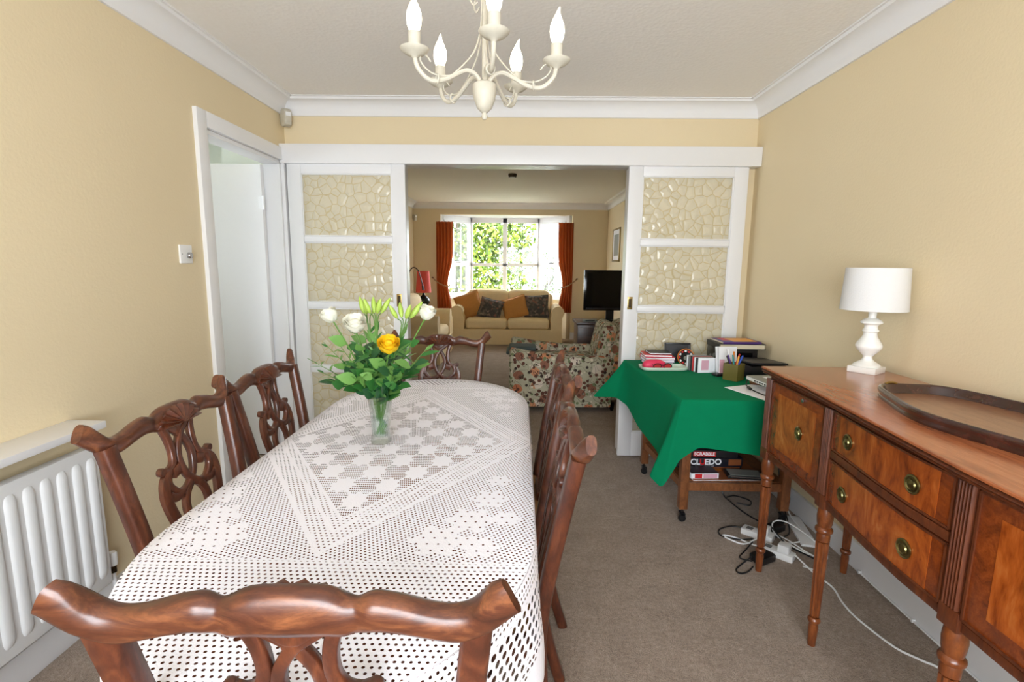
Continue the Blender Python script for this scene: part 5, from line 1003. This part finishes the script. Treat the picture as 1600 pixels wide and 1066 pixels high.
def sofa(name, label, loc, rz, W, Dp, nseat, mat='cream_upholstery'):
    """front = -Y"""
    t = thing(name, label, 'sofa', loc, rz); aw = .24
    b = MB(); n = 40; G = []
    for z, k in ((.012, 1.0), (.10, .99), (.27, .98)):
        row = []
        for i in range(n): a = i/n; row.append(a)
        pts = []
        for (x0, y0), (x1, y1) in (((-W/2, -Dp/2), (W/2, -Dp/2)), ((W/2, -Dp/2), (W/2, Dp/2)), ((W/2, Dp/2), (-W/2, Dp/2)), ((-W/2, Dp/2), (-W/2, -Dp/2))):
            for i in range(14): s = i/14; wv = .008*math.sin(i*2.1+x0)*(1 if z < .2 else 0); pts.append((k*(x0+(x1-x0)*s)*.985+wv*.3, k*(y0+(y1-y0)*s)*.985+wv, z))
        G.append(pts)
    b.grid(G, cv=True); m = len(G[0]); b.f += [tuple(range(m))[::-1], tuple(2*m+i for i in range(m))]; b.build('skirted_base', mat, t, smooth=50)
    iw = W-2*aw
    rbox('back', (0, Dp/2-.12, .50), (W-.30, .24, .72), .09, mat, t, 4)
    for k in range(nseat):
        x = -iw/2+iw*(k+.5)/nseat; rbox('seat_cushion', (x, -.07, .355), (iw/nseat-.006, Dp-.22, .17), .05, mat, t, 4, .02); rbox('back_cushion', (x, Dp/2-.28, .665), (iw/nseat+.05, .22, .47), .09, mat, t, 4, .02, rx=-.16)
    for s in (-1, 1):                                             # rolled arms
        sec = [(-.09, .20), (-.09, .46)]+[(-.02-.105*math.cos(a)*1.0, .56+.105*math.sin(a)) for a in np.linspace(-.6, PI+.35, 14)]+[(.10, .46), (.10, .20)]
        xx = s*(W/2-aw/2); G = [[(xx+s*-a, y, z) for a, z in sec] for y in np.linspace(-Dp/2+.03, Dp/2-.06, 6)]
        b = MB().grid(G, cv=True); m = len(sec); b.f += [tuple(range(m)), tuple(5*m+i for i in range(m))]; b.build('arm', mat, t, smooth=50)
    return t
def lounge():
    sofa('two_seat_sofa', 'cream two-seat sofa with rolled arms below the bay window', (-.21, 8.84, 0), 0, 1.90, .88, 2)
    zc = .445
    pillow('cushion', 'ochre cushion leaning at the left end of the cream sofa', (-.80, 8.69, zc), .44, .44, .16, 'ochre_fabric', (-.32, -.35, .12))
    pillow('cushion', 'dark patterned cushion beside the left ochre cushion on the sofa', (-.55, 8.60, zc-.01), .40, .36, .14, 'dark_floral', (-.42, .22, -.1))
    pillow('cushion', 'ochre cushion slumped in the middle right of the cream sofa', (-.03, 8.66, zc), .44, .38, .16, 'ochre_fabric', (-.35, -.30, .05))
    pillow('cushion', 'dark patterned cushion at the right end of the cream sofa', (.29, 8.68, zc), .42, .40, .14, 'dark_floral', (-.3, -.05, -.05))
    sofa('side_sofa', 'second cream sofa along the left lounge wall, seen from its arm', (-1.465, 7.28, 0), PI/2, 1.36, .82, 1)
    # table lamp on side table, arched lamp
    st = thing('side_table', 'small wooden side table in the lounge corner under the red lamp', 'side table', (-1.60, 8.35, 0)); MB().lathe([(.0, .585), (.2, .585), (.2, .6), (.0, .6)], 28).build('top', 'dark_oak', st)
    for k in range(3): a = 2*PI*k/3+.4; MB().tube([(.15*math.cos(a), .15*math.sin(a), 0), (.09*math.cos(a), .09*math.sin(a), .585)], .014, 8).build('leg', 'dark_oak', st)
    lm = thing('red_table_lamp', 'table lamp with coral red shade and dark rounded base in the lounge corner', 'lamp', (-1.60, 8.35, .6)); MB().lathe([(.0, 0), (.06, 0), (.065, .015), (.05, .03), (.06, .06), (.10, .11), (.105, .15), (.08, .2), (.035, .225), (.02, .25), (.02, .29), (.0, .29)], 24).build('base', 'dark_ceramic', lm, smooth=60)
    n = 32; G = [[(r*math.cos(2*PI*i/n), r*math.sin(2*PI*i/n), z) for i in range(n)] for r, z in ((.128, .28), (.126, .28), (.098, .63), (.096, .63), (.096, .628), (.124, .283))]; MB().grid(G, cu=True, cv=True).build('shade', 'red_shade', lm, smooth=50)
    al = thing('arched_floor_lamp', 'slim black arched reading lamp bending over beside the red lamp', 'lamp', (-1.80, 8.12, 0)); MB().lathe([(.0, 0), (.08, 0), (.08, .015), (.012, .025), (.0, .025)], 20).build('base', 'black_plastic', al)
    MB().tube(crom([(0, 0, .02), (0, 0, .6), (.0, 0, 1.08), (.03, 0, 1.23), (.09, 0, 1.29), (.16, 0, 1.25), (.20, 0, 1.14), (.235, 0, 1.0)], 8), .009, 8, up=(0, 1, 0)).build('arched_stem', 'black_plastic', al); MB().tube([(.235, 0, 1.0), (.24, 0, .93)], .018, 10).build('lamp_head', 'black_plastic', al)
    # curtains
    def curtain(label, x0, x1, s, y=9.1):
        t = thing('curtain', label, 'curtain', (0, 0, 0), group='rust curtains at the bay window'); G = []; n = 60
        for z in np.linspace(2.09, .50, 32):
            tie = math.exp(-((z-1.02)/.30)**2); below = max(0, min(1, (1.02-z)/.5)); w = (x1-x0)*(1-.32*tie-.1*below); row = []
            for i in range(n+1):
                u = i/n; fold = .03*math.sin(u*2*PI*5+.8*math.sin(3*z))*(1-.35*tie)
                x = (x0+u*w) if s < 0 else (x1-u*w); row.append((x, y+fold-.02*tie, z))
            G.append(row)
        b = MB().grid(G); b.build('drape', 'curtain_rust', t, smooth=180, fix=False)
        for a in t.children if False else []: pass
        xi = x0+(x1-x0)*.72 if s < 0 else x1-(x1-x0)*.72; xo = x0-.09 if s < 0 else x1+.09
        MB().tube(crom([(xo, LY-.01, 1.10), (x0 if s < 0 else x1, y-.04, 1.04), ((xi+(x0 if s < 0 else x1))/2, y-.06, .98), (xi, y-.04, .95), (xi+(.01 if s < 0 else -.01), y+.03, .97)], 6), .010, 7).build('tie_back', 'rope_beige', t)
        MB().lathe([(.0, 0), (.02, 0), (.02, .01), (.0, .02)], 10, (xo, LY-.02, 1.10)).build('tie_hook', 'dark_bronze', t)
    curtain('rust orange curtain tied back at the left of the bay window', -1.50, -1.20, -1); curtain('rust orange curtain tied back at the right of the bay window', .66, .93, 1)
    # television and bench
    tv = thing('tv_bench', 'dark wooden television bench against the right lounge wall', 'tv bench', (1.11, 6.62, 0)); MB().b2((-.39, -.24, .60), (.40, .24, .635)).build('top', 'dark_oak', tv, bevel=.004); MB().b2((-.37, -.22, .05), (.38, .22, .60)).build('carcass', 'dark_oak', tv, bevel=.004)
    for s in (-1, 1): d = MB().b2((min(0, s*.365), -.232, .08), (max(0, s*.365), -.22, .57)).build('door', 'dark_oak', tv, bevel=.003); MB().lathe([(.0, 0), (.012, .0), (.012, .02), (.0, .022)], 10, (s*.03, -.25, .33)).build('knob', 'brass', d)
    MB().b2((-.36, -.21, 0), (.37, .21, .05)).build('plinth', 'dark_oak', tv)
    sc = thing('television', 'black flat television on its stand at the right of the lounge', 'television', (1.175, 6.60, .635), .04)
    MB().box((0, 0, .40), (.70, .05, .52)).build('cabinet', 'gloss_black', sc, bevel=.006); MB().box((0, -.0258, .415), (.64, .002, .42)).build('screen', 'gloss_black', sc); MB().box((0, -.0258, .165), (.64, .003, .02)).build('speaker_bar', 'black_plastic', sc); MB().box((0, .01, .09), (.10, .03, .14)).build('neck', 'black_plastic', sc); MB().lathe([(.0, 0), (.19, 0), (.185, .012), (.0, .02)], 28).build('foot', 'gloss_black', sc)
    bx = thing('set_top_box', 'silver grey set-top box under the television', 'set-top box', (.90, 6.46, .6355)); MB().box((0, 0, .018), (.17, .05, .03)).build('body', 'silver_grey', bx, bevel=.003); MB().box((0, -.0255, .018), (.12, .0014, .012)).build('display', 'black_plastic', bx)
    pf = thing('framed_picture', 'narrow gilt framed picture on the right lounge wall', 'picture', (LXR, 8.30, 1.68)); b = MB()
    for q in (((-.02, -.30, -.265), (0, -.275, .265)), ((-.02, .275, -.265), (0, .30, .265)), ((-.02, -.30, -.265), (0, .30, -.24)), ((-.02, -.30, .24), (0, .30, .265))): b.b2(*q)
    b.build('frame', 'brass', pf, bevel=.003); MB().b2((-.010, -.275, -.24), (-.002, .275, .24)).build('mount', 'paper', pf); MB().b2((-.012, -.19, -.17), (-.0095, .19, .17)).build('print', 'silver_grey', pf)
    sp = thing('ceiling_spotlight', 'small round metal ceiling fitting in the lounge', 'ceiling light', (-.11, 6.25, CEIL)); MB().lathe([(.0, 0), (.05, 0), (.052, -.018), (.045, -.04), (.0, -.042)], 24).build('housing', 'dark_bronze', sp); MB().lathe([(.0, -.0415), (.036, -.0415), (.03, -.048), (.0, -.049)], 20).build('lens', 'white_plastic', sp)
    # floral armchair, facing left (-X), seen from its side
    fa = thing('floral_armchair', 'floral chintz armchair seen from its side in the lounge opening', 'armchair', (.46, 4.98, 0), .0)
    def loft(name, secs):
        b = MB().grid(secs, cv=True); m = len(secs[0]); b.f += [tuple(range(m))[::-1], tuple((len(secs)-1)*m+i for i in range(m))]; return b.build(name, 'floral', fa, smooth=55)
    for s in (-1, 1):                                              # arms: slab with rolled top, higher at the front
        y = s*.36; S_ = []
        for x, zt, w in ((-.55, .57, .075), (-.53, .60, .10), (-.3, .56, .10), (.0, .53, .10), (.30, .53, .10), (.38, .52, .085)):
            S_.append([(x+.035*max(0, (.35-z)), y+yy*w*1.0, z) for yy, z in ((-.95, .06), (-.95, .30), (-1.0, zt-.14), (-1.0, zt-.07), (-.72, zt-.015), (-.2, zt), (.4, zt-.01), (.9, zt-.05), (.85, zt-.12), (.7, zt-.16), (.7, .06))])
        loft('arm', S_)
    sec = []
    for z, x, th in ((.10, .30, .20), (.40, .33, .20), (.60, .40, .20), (.72, .45, .21), (.78, .485, .19), (.81, .51, .11)):
        sec.append([(x+th*.5*math.cos(a)*(abs(math.cos(a))**-.35 if abs(math.cos(a)) > .05 else 1)+.1, .34*np.sign(math.sin(a))*abs(math.sin(a))**.45, z) for a in np.linspace(0, 2*PI, 25)[:-1]])
    loft('back', sec)
    rbox('back_cushion', (.37, 0, .60), (.16, .56, .42), .07, 'floral', fa, 4, ry=.2, puff=.01)
    rbox('seat_cushion', (-.10, 0, .385), (.82, .50, .17), .06, 'floral', fa, 4, .015); rbox('seat_base', (-.06, 0, .19), (.90, .60, .24), .03, 'floral', fa, 3)
    for x, y in ((-.45, -.36), (-.45, .36), (.42, -.34), (.42, .34)): MB().lathe([(.014, .0), (.02, .02), (.026, .08)], 12, (x, y, 0)).build('leg', 'gloss_black', fa)
    bl = thing('folded_blanket', 'dark grey-green folded blanket lying on the floral armchair seat', 'blanket', (.02, 5.02, .478)); o = rbox('lower_fold', (0, 0, .02), (.30, .30, .04), .018, 'grey_blanket', bl, 3); rbox('upper_fold', (.01, .0, .058), (.27, .27, .036), .017, 'grey_blanket', bl, 3, .004)
lounge()
